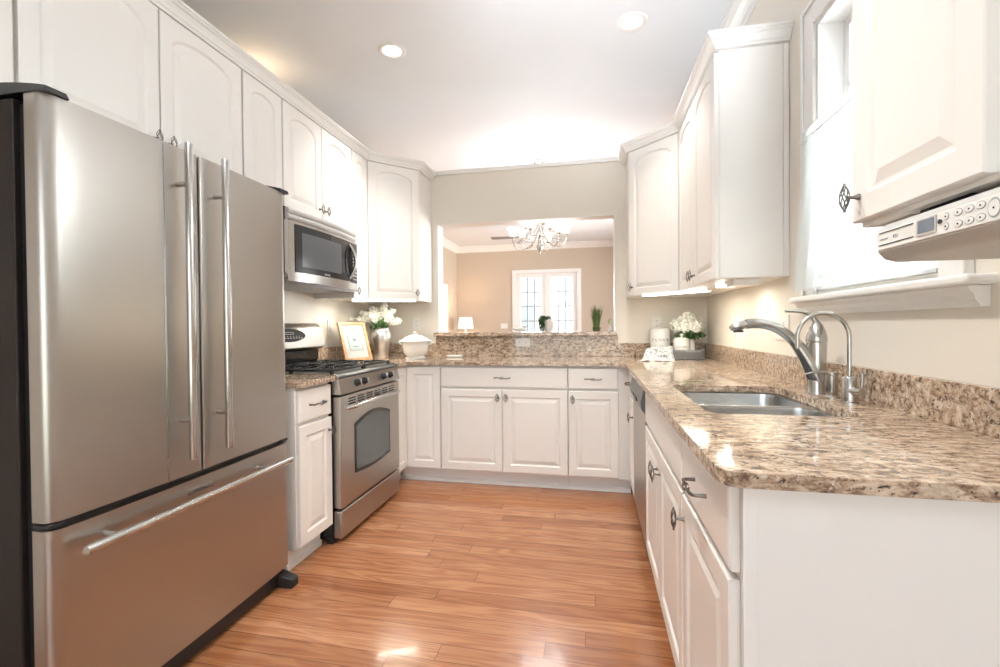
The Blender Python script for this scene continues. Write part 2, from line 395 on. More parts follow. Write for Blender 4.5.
# ------------------------------------------------------------------ french doors
cas = MB().box(fx0-.08, fx0, YFAR-.02, YFAR, 0, fz1+.08).box(fx1, fx1+.08, YFAR-.02, YFAR, 0, fz1+.08).box(fx0, fx1, YFAR-.02, YFAR, fz1, fz1+.08)
struct(cas.obj('trim_5', TRIM))
def french(name, x0, x1):
    d = struct(thing(name, '', '')); del d['label']; del d['category']
    st, tr = .10, .085; y0, y1 = YFAR+.02, YFAR+.065
    f = MB().box(x0, x0+st, y0, y1, .02, fz1-.001).box(x1-st, x1, y0, y1, .02, fz1-.001).box(x0+st, x1-st, y0, y1, fz1-.01-tr, fz1-.001).box(x0+st, x1-st, y0, y1, .02, .30)
    f.obj('door_frame', TRIM, d, bevel=.004)
    gx0, gx1, gz0, gz1 = x0+st, x1-st, .30, fz1-.01-tr
    g = MB()
    for i in (1, 2): x = gx0+(gx1-gx0)*i/3; g.box(x-.013, x+.013, y0+.008, y1-.008, gz0, gz1)
    for i in range(1, 6): z = gz1-(gz1-gz0)*i/6; g.box(gx0, gx1, y0+.009, y1-.009, z-.013, z+.013)
    lab(g.obj('muntins', GREYP, d), 'grey muntins of the door')
    MB().box(gx0, gx1, y0+.02, y0+.026, gz0, gz1).obj('pane', GLASS, d)
    return d
mx_ = (fx0+fx1)/2
french('door_3', fx0+.005, mx_-.004); fd = french('door_4', mx_+.004, fx1-.005)
MB().box(mx_-.03, mx_+.006, YFAR+.005, YFAR+.019, .02, fz1-.01).obj('astragal', TRIM, fd)

# outdoors seen through the glass
o = MB().box(-30, 30, -30, 40, -.4, -.2).obj('ground', LAWN); struct(o); o.location.z = -.2
h = thing('neighbouring_house', 'pale sided house seen through the glass doors beyond the living room', 'house', (-1.5, 20, -.4))
b = MB().box(-5, -.2, 0, 4, 0, 6.2)
for k in range(30): b.box(-5, -.2, -.02, 0, k*.2, k*.2+.012)
b.obj('siding_wall', SIDING, h)
b = MB().box(.5, 3.4, 1, 4, 0, 2.6).prism([(.3, 2.6), (3.6, 2.6), (1.95, 3.6)], 'y', .8, 4); b.obj('garage', SIDING, h)
for x in (-3.9, -1.7):
    fr_ = MB().box(x, x+.9, -.06, -.021, 1.2, 2.6).obj('window_frame', TRIM, h); MB().box(x+.07, x+.83, -.075, -.061, 1.27, 2.53).obj('pane', DARKG, fr_)

# ------------------------------------------------------------------ kitchen window
kw = struct(thing('window_1', '', '')); del kw['label']; del kw['category']
X = WR
cw = .095
def casing_prof(b, y0, y1, z0, z1): 
    b.box(X-.016, X-.0005, y0, y1, z0, z1)
b = MB(); casing_prof(b, wy1, wy1+cw, wz0-.02, wz1+cw); casing_prof(b, wy0-cw, wy0, wz0-.02, wz1+cw); casing_prof(b, wy0, wy1, wz1, wz1+cw)
b.box(X-.024, X-.016, wy1+cw-.02, wy1+cw, wz0-.02, wz1+cw); b.box(X-.024, X-.016, wy0-cw, wy0-cw+.02, wz0-.02, wz1+cw); b.box(X-.024, X-.016, wy0-cw+.02, wy1+cw-.02, wz1+cw-.02, wz1+cw)
b.obj('casing', TRIM, kw, bevel=.003)
b = MB().box(X-.062, X+.06, 1.215, wy1+cw+.02, wz0-.045, wz0-.02); b.obj('window_sill', TRIM, kw, bevel=.008, seg=3)
ap = [(X-.0005, wz0-.095), (X-.02, wz0-.095), (X-.024, wz0-.085), (X-.030, wz0-.078), (X-.032, wz0-.066), (X-.042, wz0-.055), (X-.046, wz0-.046), (X-.0005, wz0-.046)]
MB().prism([(p, q) for p, q in ap], 'y', 1.235, wy1+cw).obj('apron', TRIM, kw)
b = MB().box(X-.004, X+.12, wy0+.0005, wy0+.02, wz0+.001, wz1-.001).box(X-.004, X+.12, wy1-.02, wy1-.0005, wz0+.001, wz1-.001).box(X-.004, X+.12, wy0+.02, wy1-.02, wz1-.02, wz1-.001).box(X-.006, X+.12, wy0+.02, wy1-.02, wz0+.001, wz0+.012)
b.obj('jamb', TRIM, kw)
for k, (z0, z1, xo) in enumerate([(wz0+.0125, 1.84, .06), (1.82, wz1-.02, .085)]):
    y0, y1 = wy0+.02, wy1-.02; s = .04
    sa = MB().box(X+xo, X+xo+.022, y0, y0+s, z0, z1).box(X+xo, X+xo+.022, y1-s, y1, z0, z1).box(X+xo, X+xo+.022, y0+s, y1-s, z0, z0+s).box(X+xo, X+xo+.022, y0+s, y1-s, z1-s, z1)
    for i in (1, 2): yy = y0+s+(y1-y0-2*s)*i/3; sa.box(X+xo+.004, X+xo+.018, yy-.008, yy+.008, z0+s, z1-s)
    zz = (z0+z1)/2; sa.box(X+xo+.005, X+xo+.017, y0+s, y1-s, zz-.008, zz+.008)
    so = sa.obj('sash', TRIM, kw)
    MB().box(X+xo+.009, X+xo+.012, y0+s, y1-s, z0+s, z1-s).obj('pane', GLASS, so)

# curtains
def curtain(name, label, y0, y1, z0, z1, xc, amp, waves, skew=0, flare=0, inner=None, ruffle=.03):
    nu, nv = 90, 26; vs = []; fs = []
    for j in range(nv+1):
        t = j/nv; z = z1+(z0-z1)*t
        ya = y0 + flare*t**1.5; yb = y1
        if inner: yb = y1 + inner(t)
        for i in range(nu+1):
            s_ = i/nu
            a = amp*(.35+.65*t)*math.sin(s_*waves*2*math.pi+.5*math.sin(5*s_+1))*(1+.25*math.sin(9*s_+3*t))
            vs.append((xc+a - skew*t, ya+(yb-ya)*s_, z+.006*math.sin(s_*waves*2*math.pi)*(1 if j == nv else .3)))
    for j in range(nv):
        for i in range(nu): q = j*(nu+1)+i; fs.append((q, q+1, q+nu+2, q+nu+1))
    me = MB().add(vs, fs).mesh(name, SHEER, smooth=180, fix=False)
    return link(name, me)
ct = thing('cafe_curtain', 'sheer white gathered curtain hanging over the sink window', 'curtain', (0, 0, 0))
c1 = curtain('back_panel', '', wy1+.0, wy0+.0, 1.315, 1.90, X-.018, .006, 7); c1.parent = ct
c2 = curtain('side_panel', '', wy1+.045, 1.50, 1.305, 1.91, X-.040, .010, 5, .006, .075, lambda t: .28*t**1.3); c2.parent = ct
c3 = curtain('hem_valance', '', wy1-.14, wy0+.02, 1.33, 1.52, X-.058, .004, 3, .004); c3.parent = ct
rod = MB().tube([(X-.035, wy0-.04, 1.915), (X-.035, wy1+.06, 1.915)], .006); rod.box(X-.035, X-.017, wy0-.045, wy0-.035, 1.91, 1.92).box(X-.035, X-.025, wy1+.055, wy1+.065, 1.91, 1.92)
rod.obj('curtain_rod', TRIM, ct)
hd = []
rv = MB(); 
for i in range(120):
    pass
c4 = curtain('heading_ruffle', '', wy1+.05, wy0-.03, 1.895, 1.95, X-.036, .011, 22); c4.parent = ct

# ------------------------------------------------------------------ cabinet hardware (shared meshes)
def cage(b, c, ax, hx=.0155, hy=.007, hz=.029, horiz=False, wires=4, tw=.62):
    for s_ in (-1, 1):
        for k in range(wires):
            path = []
            for i in range(11):
                t = i/10; zz = -1+2*t; rr = max(0, 1-abs(zz)**2.2)
                a = 2*math.pi*(k+.25)/wires + s_*tw*math.pi*(t-.5)
                p = (rr*hx*math.cos(a), rr*hy*math.sin(a), zz*hz)
                if horiz: p = (p[2], p[1], p[0])
                path.append((c[0]+p[0], c[1]+p[1], c[2]+p[2]))
            b.tube(path, .0012, 4)
    for s_ in (-1, 1):
        q = (0, 0, s_*hz) if not horiz else (s_*hz, 0, 0)
        b.sphere((c[0]+q[0], c[1]+q[1], c[2]+q[2]), .0032, 6, 4)
b = MB(); cage(b, (0, -.028, 0), 0); b.tube([(0, 0, 0), (0, -.004, 0), (0, -.010, 0), (0, -.022, 0)], [.0075, .006, .004, .0035], 8)
KNOB = b.mesh('knob', PEWTER, smooth=50)
b = MB()
b.tube([(-.055, 0, 0), (-.055, -.022, 0), (-.052, -.028, 0), (-.03, -.031, .003), (-.014, -.032, 0)], [.005, .004, .004, .0042, .003], 8)
b.tube([(.055, 0, 0), (.055, -.022, 0), (.052, -.028, 0), (.03, -.031, -.003), (.014, -.032, 0)], [.005, .004, .004, .0042, .003], 8)
cage(b, (0, -.032, 0), 0, .009, .008, .018, True)
PULL = b.mesh('pull', PEWTER, smooth=50)

def door_mesh(w, h, arch=False, t=.02, s=.056, name='door', bot=None):
    K = 14; rise = min(.05, w*.14) if arch else 0
    def loop(d, y, plain=False):
        x0, x1, z0, z1 = d, w-d, d, h-d
        pts = [(x0, y, z0), (x1, y, z0)]
        if plain: pts += [(x1+(x0-x1)*i/K, y, z1) for i in range(K+1)]
        else:
            hw = (x1-x0)/2
            for i in range(K+1):
                x = x1+(x0-x1)*i/K; u = (x-w/2)/hw
                pts.append((x, y, z1-rise*(1-math.sqrt(max(0, 1-.97*u*u)))/(1-math.sqrt(.03)) if arch else z1))
        return pts
    L = [loop(0, 0, True), loop(0, -t+.003, True), loop(.003, -t, True), loop(s-.004, -t), loop(s, -t+.003), loop(s+.004, -t+.008), loop(s+.010, -t+.008), loop(s+.034, -t+.0015)]
    return MB().rings(L).mesh(name, WHITE)
def slab_mesh(w, h, t=.02, name='drawer'):
    def loop(d, y): return [(d, y, d), (w-d, y, d), (w-d, y, h-d), (d, y, h-d)]
    return MB().rings([loop(0, 0), loop(0, -t+.006), loop(.003, -t+.002), loop(.008, -t)]).mesh(name, WHITE)
G = .0015
def add_door(cab, x0, x1, z0, z1, arch=False, knob=None, y=0, slab=False, pull=False, name=None, rot=0, loc=None, label=None):
    w_, h_ = x1-x0-2*G, z1-z0-2*G
    nm = name or ('drawer' if slab else 'door')
    me = slab_mesh(w_, h_, name=nm) if slab else door_mesh(w_, h_, arch, name=nm)
    d = link(nm, me, cab, (x0+G, y-.0005, z0+G))
    if knob is not None:
        k = link('knob', KNOB, d, ((.028 if knob[0] == 'l' else w_-.028), -.02, knob[1]-z0)); 
    if pull: link('pull', PULL, d, (w_/2, -.02, h_/2))
    return d

UZ0, UZ1 = 1.385, 2.450
# ---- base cabinet builder: local x right, y back, z up, y=0 is the face-frame plane
def base_body(cab, w_, depth=.59, toe=True, x0=0, endL=False, endR=False, top=ZS-.001):
    b = MB().box(x0, x0+w_, 0, depth, .105, top)
    b.obj('body', WHITE, cab, bevel=.0015)
    if toe:
        b = MB().box(x0, x0+w_, .06, .08, .0, .104); b.box(x0, x0+w_, .05, .06, 0, .03); b.obj('toe_kick', TRIM, cab)
DT, DS = .714, .726   # door top / drawer bottom
DB = .118; DRT = .872
kd = lambda z: z
# back run (front faces -Y); face frame y=3.20
YB = 3.20
c = thing('base_cabinet', 'white base cabinet with one wide drawer over two doors under the pass-through', 'cabinet', (-1.098, YB, 0))
W_ = .931
base_body(c, W_, depth=.61)
add_door(c, .003, W_, DS, DRT, slab=True, pull=True)
add_door(c, .003, .463, DB, DT, knob=('r', .655)); add_door(c, .466, W_, DB, DT, knob=('l', .655))
c = thing('base_cabinet', 'narrow white base cabinet with a drawer over one door, right end of the back run', 'cabinet', (-.165, YB, 0))
base_body(c, .425, depth=.61)
add_door(c, .002, .342, DS, DRT, slab=True, pull=True); add_door(c, .002, .342, DB, DT, knob=('l', .655))
# corner lazy susan, left back
c = thing('corner_cabinet', 'white inside-corner base cabinet with tall hinged door leaves, between stove and back run', 'cabinet', (-1.385, YB, 0))
b = MB().prism([(0, 0), (0, -.24), (-.60, -.24), (-.60, .61), (.285, .61), (.285, 0)], 'z', .105, ZS-.001); b.obj('body', WHITE, c, bevel=.0015)
MB().box(-.055, .285, .06, .08, 0, .104).box(-.08, -.06, -.24, .08, 0, .104).box(-.06, .285, .05, .06, 0, .03).obj('toe_kick', TRIM, c)
add_door(c, .02, .285, DB, DRT)
d = add_door(c, 0, .235, DB, DRT); d.rotation_euler.z = R(90); d.location = (.0005, -.238, DB+G)
# left run small cabinet
DT, DS = .699, .711
YC0 = 1.905
c = thing('base_cabinet', 'small white base cabinet with one drawer and one door between the fridge and the stove', 'cabinet', (-1.385, YC0, 0), R(90))
base_body(c, .278)
add_door(c, .004, .278, DS, DRT, slab=True, pull=True); add_door(c, .004, .278, DB, DT, knob=('r', .63))
# right run: faces -X, frame x=.265; local x = -Y
XR = .265
def right_cab(label, ya, yb):   # ya > yb (far to near)
    c = thing('base_cabinet', label, 'cabinet', (XR, ya, 0), R(-90)); return c
c = right_cab('small white base cabinet with drawer and door in the far right corner beside the dishwasher', 3.165, 2.845)
base_body(c, .322, depth=.62); add_door(c, .004, .320, DS, DRT, slab=True, pull=True); add_door(c, .004, .320, DB, DT, knob=('r', .60))
c = right_cab('white sink base cabinet with a plain false front over two doors', 2.225, 1.343)
# open topped so the bowls can hang inside
b = MB().box(0, .882, 0, .02, .105, ZS-.001).box(0, .018, .02, .62, .105, ZS-.001).box(.864, .882, .02, .62, .105, ZS-.001).box(.018, .864, .02, .62, .105, .125).box(.018, .864, .60, .62, .125, ZS-.001)
b.obj('body', WHITE, c); MB().box(0, .882, .06, .08, 0, .104).box(0, .882, .05, .06, 0, .03).obj('toe_kick', TRIM, c)
add_door(c, .003, .879, DS, DRT, slab=True, name='false_front'); add_door(c, .003, .440, DB, DT, knob=('r', .615)); add_door(c, .443, .879, DB, DT, knob=('l', .615))
c = right_cab('white base cabinet with pull drawer and door at the near counter end', 1.340, .868)
base_body(c, .470, depth=.62); add_door(c, .003, .442, DS, DRT, slab=True, pull=True); add_door(c, .003, .442, DB, DT, knob=('l', .635))
b = MB().box(.4705, .478, -.006, .018, .0, ZS-.001).box(.4705, .4745, .018, .62, 0, ZS-.001)
b.obj('end_panel', TRIM, c, bevel=.001)

# ------------------------------------------------------------------ upper cabinets
DU = .297
def upper(label, loc, rot, w_, z0, doors, depth=DU, cat='cabinet', name='wall_cabinet', arch=True):
    c = thing(name, label, cat, loc, rot)
    MB().box(0, w_, 0, depth, z0, UZ1+.02).obj('body', WHITE, c, bevel=.001)
    for d in doors: add_door(c, *d[:2], z0-.002, UZ1-.003, arch=arch, knob=d[2])
    return c
XU = -1.693
upper('white wall cabinet at the left edge of the picture, past the fridge', (XU, .56, 0), R(90), .478, 1.86, [(.003, .475, ('l', 1.95))])
upper('white double-door wall cabinet above the refrigerator', (XU, 1.043, 0), R(90), .893, 1.86, [(.002, .457, ('r', 1.918)), (.460, .891, ('l', 1.918))])
upper('narrow white arched-door wall cabinet behind the top of the fridge', (XU, 1.940, 0), R(90), .288, UZ0, [(.002, .286, ('r', 1.45))])
upper('white double-door wall cabinet above the microwave', (XU, 2.232, 0), R(90), .738, 1.85, [(.002, .368, ('r', 1.915)), (.371, .736, ('l', 1.915))])
upper('slim white wall cabinet between the microwave and the corner cabinet', (XU, 2.974, 0), R(90), .226, UZ0, [(.002, .224, ('l', 1.435))])
def diag(label, side):
    # plan: diagonal face between A (on run) and B (towards the back wall)
    if side == 'L':
        A = Vector((XU, YW-.61)); B = Vector((WL+.61, YW-DU-.0)); rot = 45
    else:
        A = Vector((WR-.61, YW-DU)); B = Vector((WR-DU, YW-.61)); rot = -45
    ang = math.atan2(B.y-A.y, B.x-A.x)
    c = thing('corner_wall_cabinet', label, 'cabinet', (A.x, A.y, 0), ang)
    Mi = Matrix.Rotation(-ang, 2)
    if side == 'L': poly = [A, B, Vector((WL+.61, YW-.001)), Vector((WL+.001, YW-.001)), Vector((WL+.001, A.y))]
    else: poly = [A, B, Vector((WR-.001, B.y)), Vector((WR-.001, YW-.001)), Vector((A.x, YW-.001))]
    pl = [tuple(Mi @ (p-A)) for p in poly]
    MB().prism(pl, 'z', UZ0, UZ1+.02).obj('body', WHITE, c, bevel=.001)
    L = (B-A).length
    add_door(c, .010, L-.012, UZ0-.002, UZ1-.003, arch=True, knob=('r' if side == 'L' else 'l', 1.445))
    return c
diag('white diagonal corner wall cabinet left of the pass-through', 'L')
diag('white diagonal corner wall cabinet right of the pass-through', 'R')
c = upper('white double-door wall cabinet over the right counter with a bright plain side', (WR-DU, 3.203, 0), R(-90), .901, UZ0, [(.002, .438, ('r', 1.445)), (.441, .899, ('l', 1.445))])
MB().box(.9015, .904, .004, .270, UZ0+.004, UZ1-.003).box(.9015, .908, .272, .294, UZ0+.0, UZ1-.003).obj('side_panel', WHITE, c)
# near right cabinet
c = thing('wall_cabinet', 'white wall cabinet close by on the upper right, radio mounted beneath', 'cabinet', (.582, 1.134, 0), R(-90))
b = MB().box(0, .352, 0, .309, 1.400, UZ1+.02); b.box(0, .352, 0, .02, 1.378, 1.400).box(0, .012, .02, .309, 1.378, 1.400).box(.340, .352, .02, .309, 1.378, 1.400)
b.obj('body', WHITE, c, bevel=.001)
add_door(c, .002, .346, 1.386, UZ1-.003, arch=True, knob=('l', 1.437))

# cabinet crown mouldings
CP = [(-.004, 2.452), (.024, 2.452), (.026, 2.464), (.034, 2.470), (.040, 2.484), (.052, 2.500), (.064, 2.506), (.066, 2.514), (.074, 2.516), (.074, 2.530), (-.004, 2.530)]
pathL = [(XU, .56), (XU, YW-.61), (WL+.61, YW-DU), (WL+.61, YW-.023)]
CP = [(o_*.82, 2.452+(z_-2.452)*.80) for o_, z_ in CP]
tag(sweep('m', pathL, CP, TRIM).obj('crown_moulding', TRIM), 'white stepped crown moulding along the top of the left cabinets', 'moulding')
pathR = [(WR-.61, YW-.023), (WR-.61, YW-DU), (WR-DU, YW-.61), (WR-DU, 2.300), (WR-.001, 2.300)]
tag(sweep('m', pathR, CP, TRIM).obj('crown_moulding', TRIM), 'white stepped crown moulding wrapping the top of the right far cabinets', 'moulding')
pathN = [(WR-.001, 1.136), (.58, 1.136), (.58, .780), (WR-.001, .780)]
tag(sweep('m', pathN, CP, TRIM).obj('crown_moulding', TRIM), 'white crown moulding on the near right wall cabinet above the radio', 'moulding')

# ------------------------------------------------------------------ countertops
def slab(outer, holes, z0, z1, name, mt, parent=None, bevel=.004):
    bm = bmesh.new()
    for lp in [outer]+holes:
        vs = [bm.verts.new((x, y, z1)) for x, y in lp]
        for i in range(len(vs)): bm.edges.new((vs[i], vs[(i+1) % len(vs)]))
    bmesh.ops.triangle_fill(bm, use_beauty=True, use_dissolve=False, edges=bm.edges[:])
    bmesh.ops.recalc_face_normals(bm, faces=bm.faces)
    if bm.faces[0].normal.z < 0: bmesh.ops.reverse_faces(bm, faces=bm.faces)
    r = bmesh.ops.extrude_face_region(bm, geom=bm.faces[:])
    bmesh.ops.translate(bm, verts=[g for g in r['geom'] if isinstance(g, bmesh.types.BMVert)], vec=(0, 0, z0-z1))
    bmesh.ops.recalc_face_normals(bm, faces=bm.faces)
    me = bpy.data.meshes.new(name); bm.to_mesh(me); bm.free(); me.materials.append(mt)
    return link(name, me, parent, bevel=bevel*.45)
XCL, XCR, YCB, YE = -1.345, .218, 3.165, .846
hole = rrect(.330, .735, 1.395, 2.035, .05)
outer = [(WL+.001, YW-.001), (WL+.001, 2.957), (XCL, 2.957), (XCL, YCB-.03), (XCL+.03, YCB), (XCR-.03, YCB), (XCR, YCB-.03), (XCR, YE+.035), (XCR+.006, YE+.018), (XCR+.018, YE+.006), (XCR+.035, YE), (WR-.001, YE), (WR-.001, YW-.001)]
ctp = thing('countertop', 'polished brown speckled granite countertop running round the back and right side with the sink', 'countertop', (0, 0, 0))
slab(outer, [hole], ZS, ZC, 'slab', GRAN, ctp)
ZB = 1.022
b = MB().box(WL+.001, WL+.022, 2.957, YW-.023, ZC, ZB).box(WL+.001, ox0-.02, YW-.022, YW-.001, ZC, ZB).box(ox1+.02, WR-.001, YW-.022, YW-.001, ZC, ZB).box(WR-.022, WR-.001, YE, YW-.023, ZC, ZB)
b.box(ox0-.02, ox1+.02, YW-.022, YW-.001, ZC, 1.0835)
b.obj('backsplash', GRAN, ctp, bevel=.0015)
ct2 = tag(slab([(WL+.001, 2.188), (WL+.001, YC0-.005), (XCL, YC0-.005), (XCL, 2.188)], [], ZS, ZC, 'countertop', GRAN), 'small square of granite worktop between the fridge and the stove', 'countertop')
MB().box(WL+.001, WL+.022, YC0-.005, 2.186, ZC, ZB).obj('backsplash', GRAN, ct2)
lg = MB().box(ox0-.022, ox1+.012, YW-.075, YW+.165, oz0, 1.118)
tag(lg.obj('granite_ledge', GRAN, bevel=.004), 'raised granite ledge across the bottom of the pass-through opening', 'ledge')

# ------------------------------------------------------------------ sink
sk = thing('sink', 'stainless steel double-bowl undermount sink set into the granite', 'sink', (0, 0, 0))
zt = ZS-.0015
bw = [(.345, .722, 1.412, 1.700), (.345, .722, 1.725, 2.018)]
slab(rrect(.325, .74, 1.39, 2.04, .05), [rrect(*x, .055) for x in bw], zt-.002, zt, 'rim', SINKM, sk, bevel=0)
for x0, x1, y0, y1 in bw:
    L = []
    for ins, z, r in ((0, zt-.001, .055), (.002, zt-.012, .055), (.008, zt-.15, .055), (.02, zt-.178, .05), (.045, zt-.186, .04)):
        L.append([(x, y, z) for x, y in rrect(x0+ins, x1-ins, y0+ins, y1-ins, r)])
    outr = [[(x, y, z) for x, y in rrect(x0+ins-.002, x1-ins+.002, y0+ins-.002, y1-ins+.002, r+.001)] for ins, z, r in ((.045, zt-.189, .04), (.02, zt-.181, .05), (.008, zt-.152, .055), (0, zt-.003, .055))]
    bo = MB().rings([*reversed(outr)][0:0]+L, cap0=False, cap1=True).obj('bowl', SINKM, sk, smooth=40)
    MB().lathe([(.0, .0005), (.012, .001), (.036, .003), (.042, .001), (.042, -.002)], ((x0+x1)/2, (y0+y1)/2, zt-.186), 20).obj('drain', CHROME, bo, smooth=30)

# ------------------------------------------------------------------ faucets
fb = Vector((.800, 1.84, ZC))
f = thing('faucet', 'tall brushed nickel pull-out faucet with a lever on top behind the sink', 'faucet', fb)
MB().lathe([(.034, 0), (.034, .004), (.031, .012), (.030, .06), (.0305, .12), (.032, .186)], n=28).obj('body', CHROME, f, smooth=40)
MB().lathe([(.0325, .188), (.0335, .192), (.0335, .20), (.030, .222), (.022, .243), (.014, .256), (.0075, .262)], n=28).obj('cap', CHROME, f, smooth=40)
lv = bez((0, 0, .25), (-.006, 0, .285), (-.03, 0, .303), (-.105, -.01, .302), 14)
MB().tube(lv, [.015, .013, .011, .0095, .0085, .008, .0075, .007, .0065, .006, .006, .006, .0065, .007, .0055], 10).obj('lever', CHROME, f, smooth=50)
sp = bez((.005, 0, .050), (-.045, 0, .16), (-.10, 0, .275), (-.235, 0, .255), 18)
sp2 = [Vector((-.235-.055*(i/5), 0, .255-.012*(i/5)-.004*(i/5)**2)) for i in range(1, 6)]
MB().tube(sp, [.033+(.0185-.033)*min(1, i/9) for i in range(19)], 16).obj('spout', CHROME, f, smooth=50)
lab(MB().tube([sp[-1]]+sp2, [.0185, .021, .0215, .021, .0185, .010], 16, flat=.8).obj('spray_head', STEEL2, f, smooth=50), 'oval pull-out spray head')
b = MB().prism([(-.262+.018*math.cos(R(a)), -.002+.010*math.sin(R(a))) for a in range(0, 360, 30)], 'z', .224, .233); b.obj('nozzle', BLACK, f)
f = thing('filter_faucet', 'slim gooseneck water filter tap with a small side lever', 'faucet', (.800, 1.626, ZC))
MB().lathe([(.025, 0), (.025, .006), (.020, .008), (.020, .08), (.016, .086), (.006, .088)], n=24).obj('base', CHROME, f, smooth=40)
gn = [(0, 0, .085), (0, 0, .20)]+[(-.074+.074*math.cos(R(a)), 0, .21+.078*math.sin(R(a))) for a in range(0, 186, 12)]+[(-.148, 0, .175)]
MB().tube(gn, [.0065]*len(gn), 12).obj('gooseneck', CHROME, f, smooth=60)
MB().tube([(.0, -.012, .042), (.012, -.044, .042)], [.012, .013], 14).tube([(.012, -.038, .044), (.014, -.040, .065), (.015, -.041, .098)], [.005, .0055, .0055], 8).obj('lever', CHROME, f, smooth=50)
f = thing('soap_dispenser', 'short brushed nickel soap pump between the two taps', 'dispenser', (.801, 1.737, ZC))
MB().lathe([(.023, 0), (.023, .004), (.016, .010), (.0185, .028), (.0185, .078), (.022, .082), (.022, .088), (.010, .090)], n=24).obj('pump', CHROME, f, smooth=40)
MB().tube([(0, 0, .085), (-.03, 0, .088), (-.06, 0, .086), (-.083, 0, .080)], [.005, .0045, .004, .0035], 8).obj('nozzle', CHROME, f, smooth=50)

# ------------------------------------------------------------------ refrigerator
FX, FY0, FY1 = -1.364, .899, 1.838
fr = thing('refrigerator', 'large stainless steel french-door refrigerator with a bottom freezer drawer', 'refrigerator', (FX, FY0, 0), R(90))
FW = FY1-FY0
# local: x along width (0..FW), y back, z up
b = MB().box(-.004, FW+.002, .095, .60, .05, 1.772); b.obj('case', CASE, fr, bevel=.004)
MB().box(.012, FW-.012, .03, .095, .07, 1.762).obj('door_gasket', BLACK, fr)
def fdoor(x0, x1, z0, z1, el, er):
    """door in plan: flat bowed front with rounded outer edge(s)"""
    t = .062; pts = []
    def cv(u): return -.008*(1-(2*((u)/FW)-1)**2)
    n = 18
    pts.append((x0, t)); 
    if el: pts += [(x0+ .045*(1-math.cos(R(a))), cv(x0)+.030-.030*math.sin(R(a))+.0) for a in range(0, 91, 9)]
    else: pts += [(x0+ .006*(1-math.cos(R(a))), cv(x0)+.006-.006*math.sin(R(a))) for a in range(0, 91, 30)]
    a0 = x0+(.045 if el else .006); a1 = x1-(.045 if er else .006)
    for i in range(1, n): x = a0+(a1-a0)*i/n; pts.append((x, cv(x)))
    if er: pts += [(x1-.045*(1-math.cos(R(a))), cv(x1)+.030-.030*math.sin(R(a))) for a in range(90, -1, -9)]
    else: pts += [(x1-.006*(1-math.cos(R(a))), cv(x1)+.006-.006*math.sin(R(a))) for a in range(90, -1, -30)]
    pts.append((x1, t))
    return MB().prism(pts, 'z', z0, z1)
mid = .458
dl_ = fdoor(0, mid-.004, .672, 1.782, True, False).obj('door', STEEL, fr, smooth=35)
dr_ = fdoor(mid+.004, FW, .672, 1.782, False, True).obj('door', STEEL, fr, smooth=35)
dz_ = fdoor(0, FW, .092, .650, True, True).obj('freezer_drawer', STEEL, fr, smooth=35)
def bar(parent, p0, p1, posts):
    P0, P1 = Vector(p0), Vector(p1)
    b = MB().tube([P0, P0.lerp(P1, .01), P0.lerp(P1, .99), P1], [.0115, .013, .013, .0115], 16)
    hnd = b.obj('handle', STEEL2, parent, smooth=40)
    for q in posts: MB().tube([q, (q[0], q[1]+.052, q[2])], [.009, .009], 10).obj('handle_post', STEEL2, parent, smooth=40)
hy = -.056
bar(dl_, (mid-.085, hy, .735), (mid-.085, hy, 1.79), [(mid-.085, hy, 1.655), (mid-.085, hy, .865)])
bar(dr_, (mid+.068, hy, .735), (mid+.068, hy, 1.79), [(mid+.068, hy, 1.655), (mid+.068, hy, .865)])
bar(dz_, (.042, hy, .590), (.872, hy, .590), [(.13, hy, .590), (.74, hy, .590)])
# recessed vertical crease next to the handles
MB().box(mid-.137, mid-.131, -.0075, -.0045, .676, 1.778).obj('door_crease', STEEL2, dl_)
MB().box(mid+.030, mid+.036, -.0075, -.0045, .676, 1.778).obj('door_crease', STEEL2, dr_)
bd = MB().box(.395, .495, -.0085, -.0055, .600, .617).obj('badge', STEEL2, dz_)
text_mesh('MAYTAG', .014, 'lettering', DARKP, bd, (.445, -.0088, .6035), (R(90), 0, 0))
# hinge caps
capp = [(0.0, .30), (.0, .02), (.012, .003), (.05, .0), (.065, .01), (.09, .06), (.09, .30)]
def cap(mirror):
    pts = []
    N = 16; L = []
    for i in range(N+1):
        t = i/N; y = -.010+.34*t; z = 1.784+.040*math.sin(math.pi*min(1, .05+t*.55))**.7; wd = .055+.03*math.sin(math.pi*min(1, t*1.2))
        xa, xb = (-.004, wd) if not mirror else (FW-wd, FW+.004)
        L.append([(xa, y, 1.783), (xb, y, 1.783), (xb-.008, y, z), (xa+.004, y, z)])
    return MB().rings(L).obj('hinge_cap', BLACK, fr, smooth=40)
cap(False); cap(True)
MB().box(.02, FW-.02, .028, .040, .012, .088).obj('toe_grille', BLACK, fr)
for x in (0, FW-.04): MB().box(x, x+.04, .01, .06, .655, .667).obj('hinge', BLACK, fr, bevel=.003)
for x in (.03, FW-.055):
    b = MB(); b.rings([[(x-.005, .05, 0), (x+.055, .05, 0), (x+.055, .05, .060), (x-.005, .05, .060)], [(x, -.035, 0), (x+.05, -.035, 0), (x+.05, -.035, .040), (x, -.035, .045)], [(x+.006, -.043, .004), (x+.044, -.043, .004), (x+.044, -.043, .034), (x+.006, -.043, .036)]])
    b.obj('foot', BLACK, fr, bevel=.004)
MB().box(.05, FW-.05, .15, .58, 0, .05).obj('roller_base', BLACK, fr)

# ------------------------------------------------------------------ range
RY = 2.197; RW = .756
rg = thing('gas_range', 'stainless steel gas range with black grates and an oven window', 'stove', (-1.343, RY, 0), R(90))
MB().box(.003, RW-.003, .032, .625, .02, .895).obj('body', GLOSSB, rg)
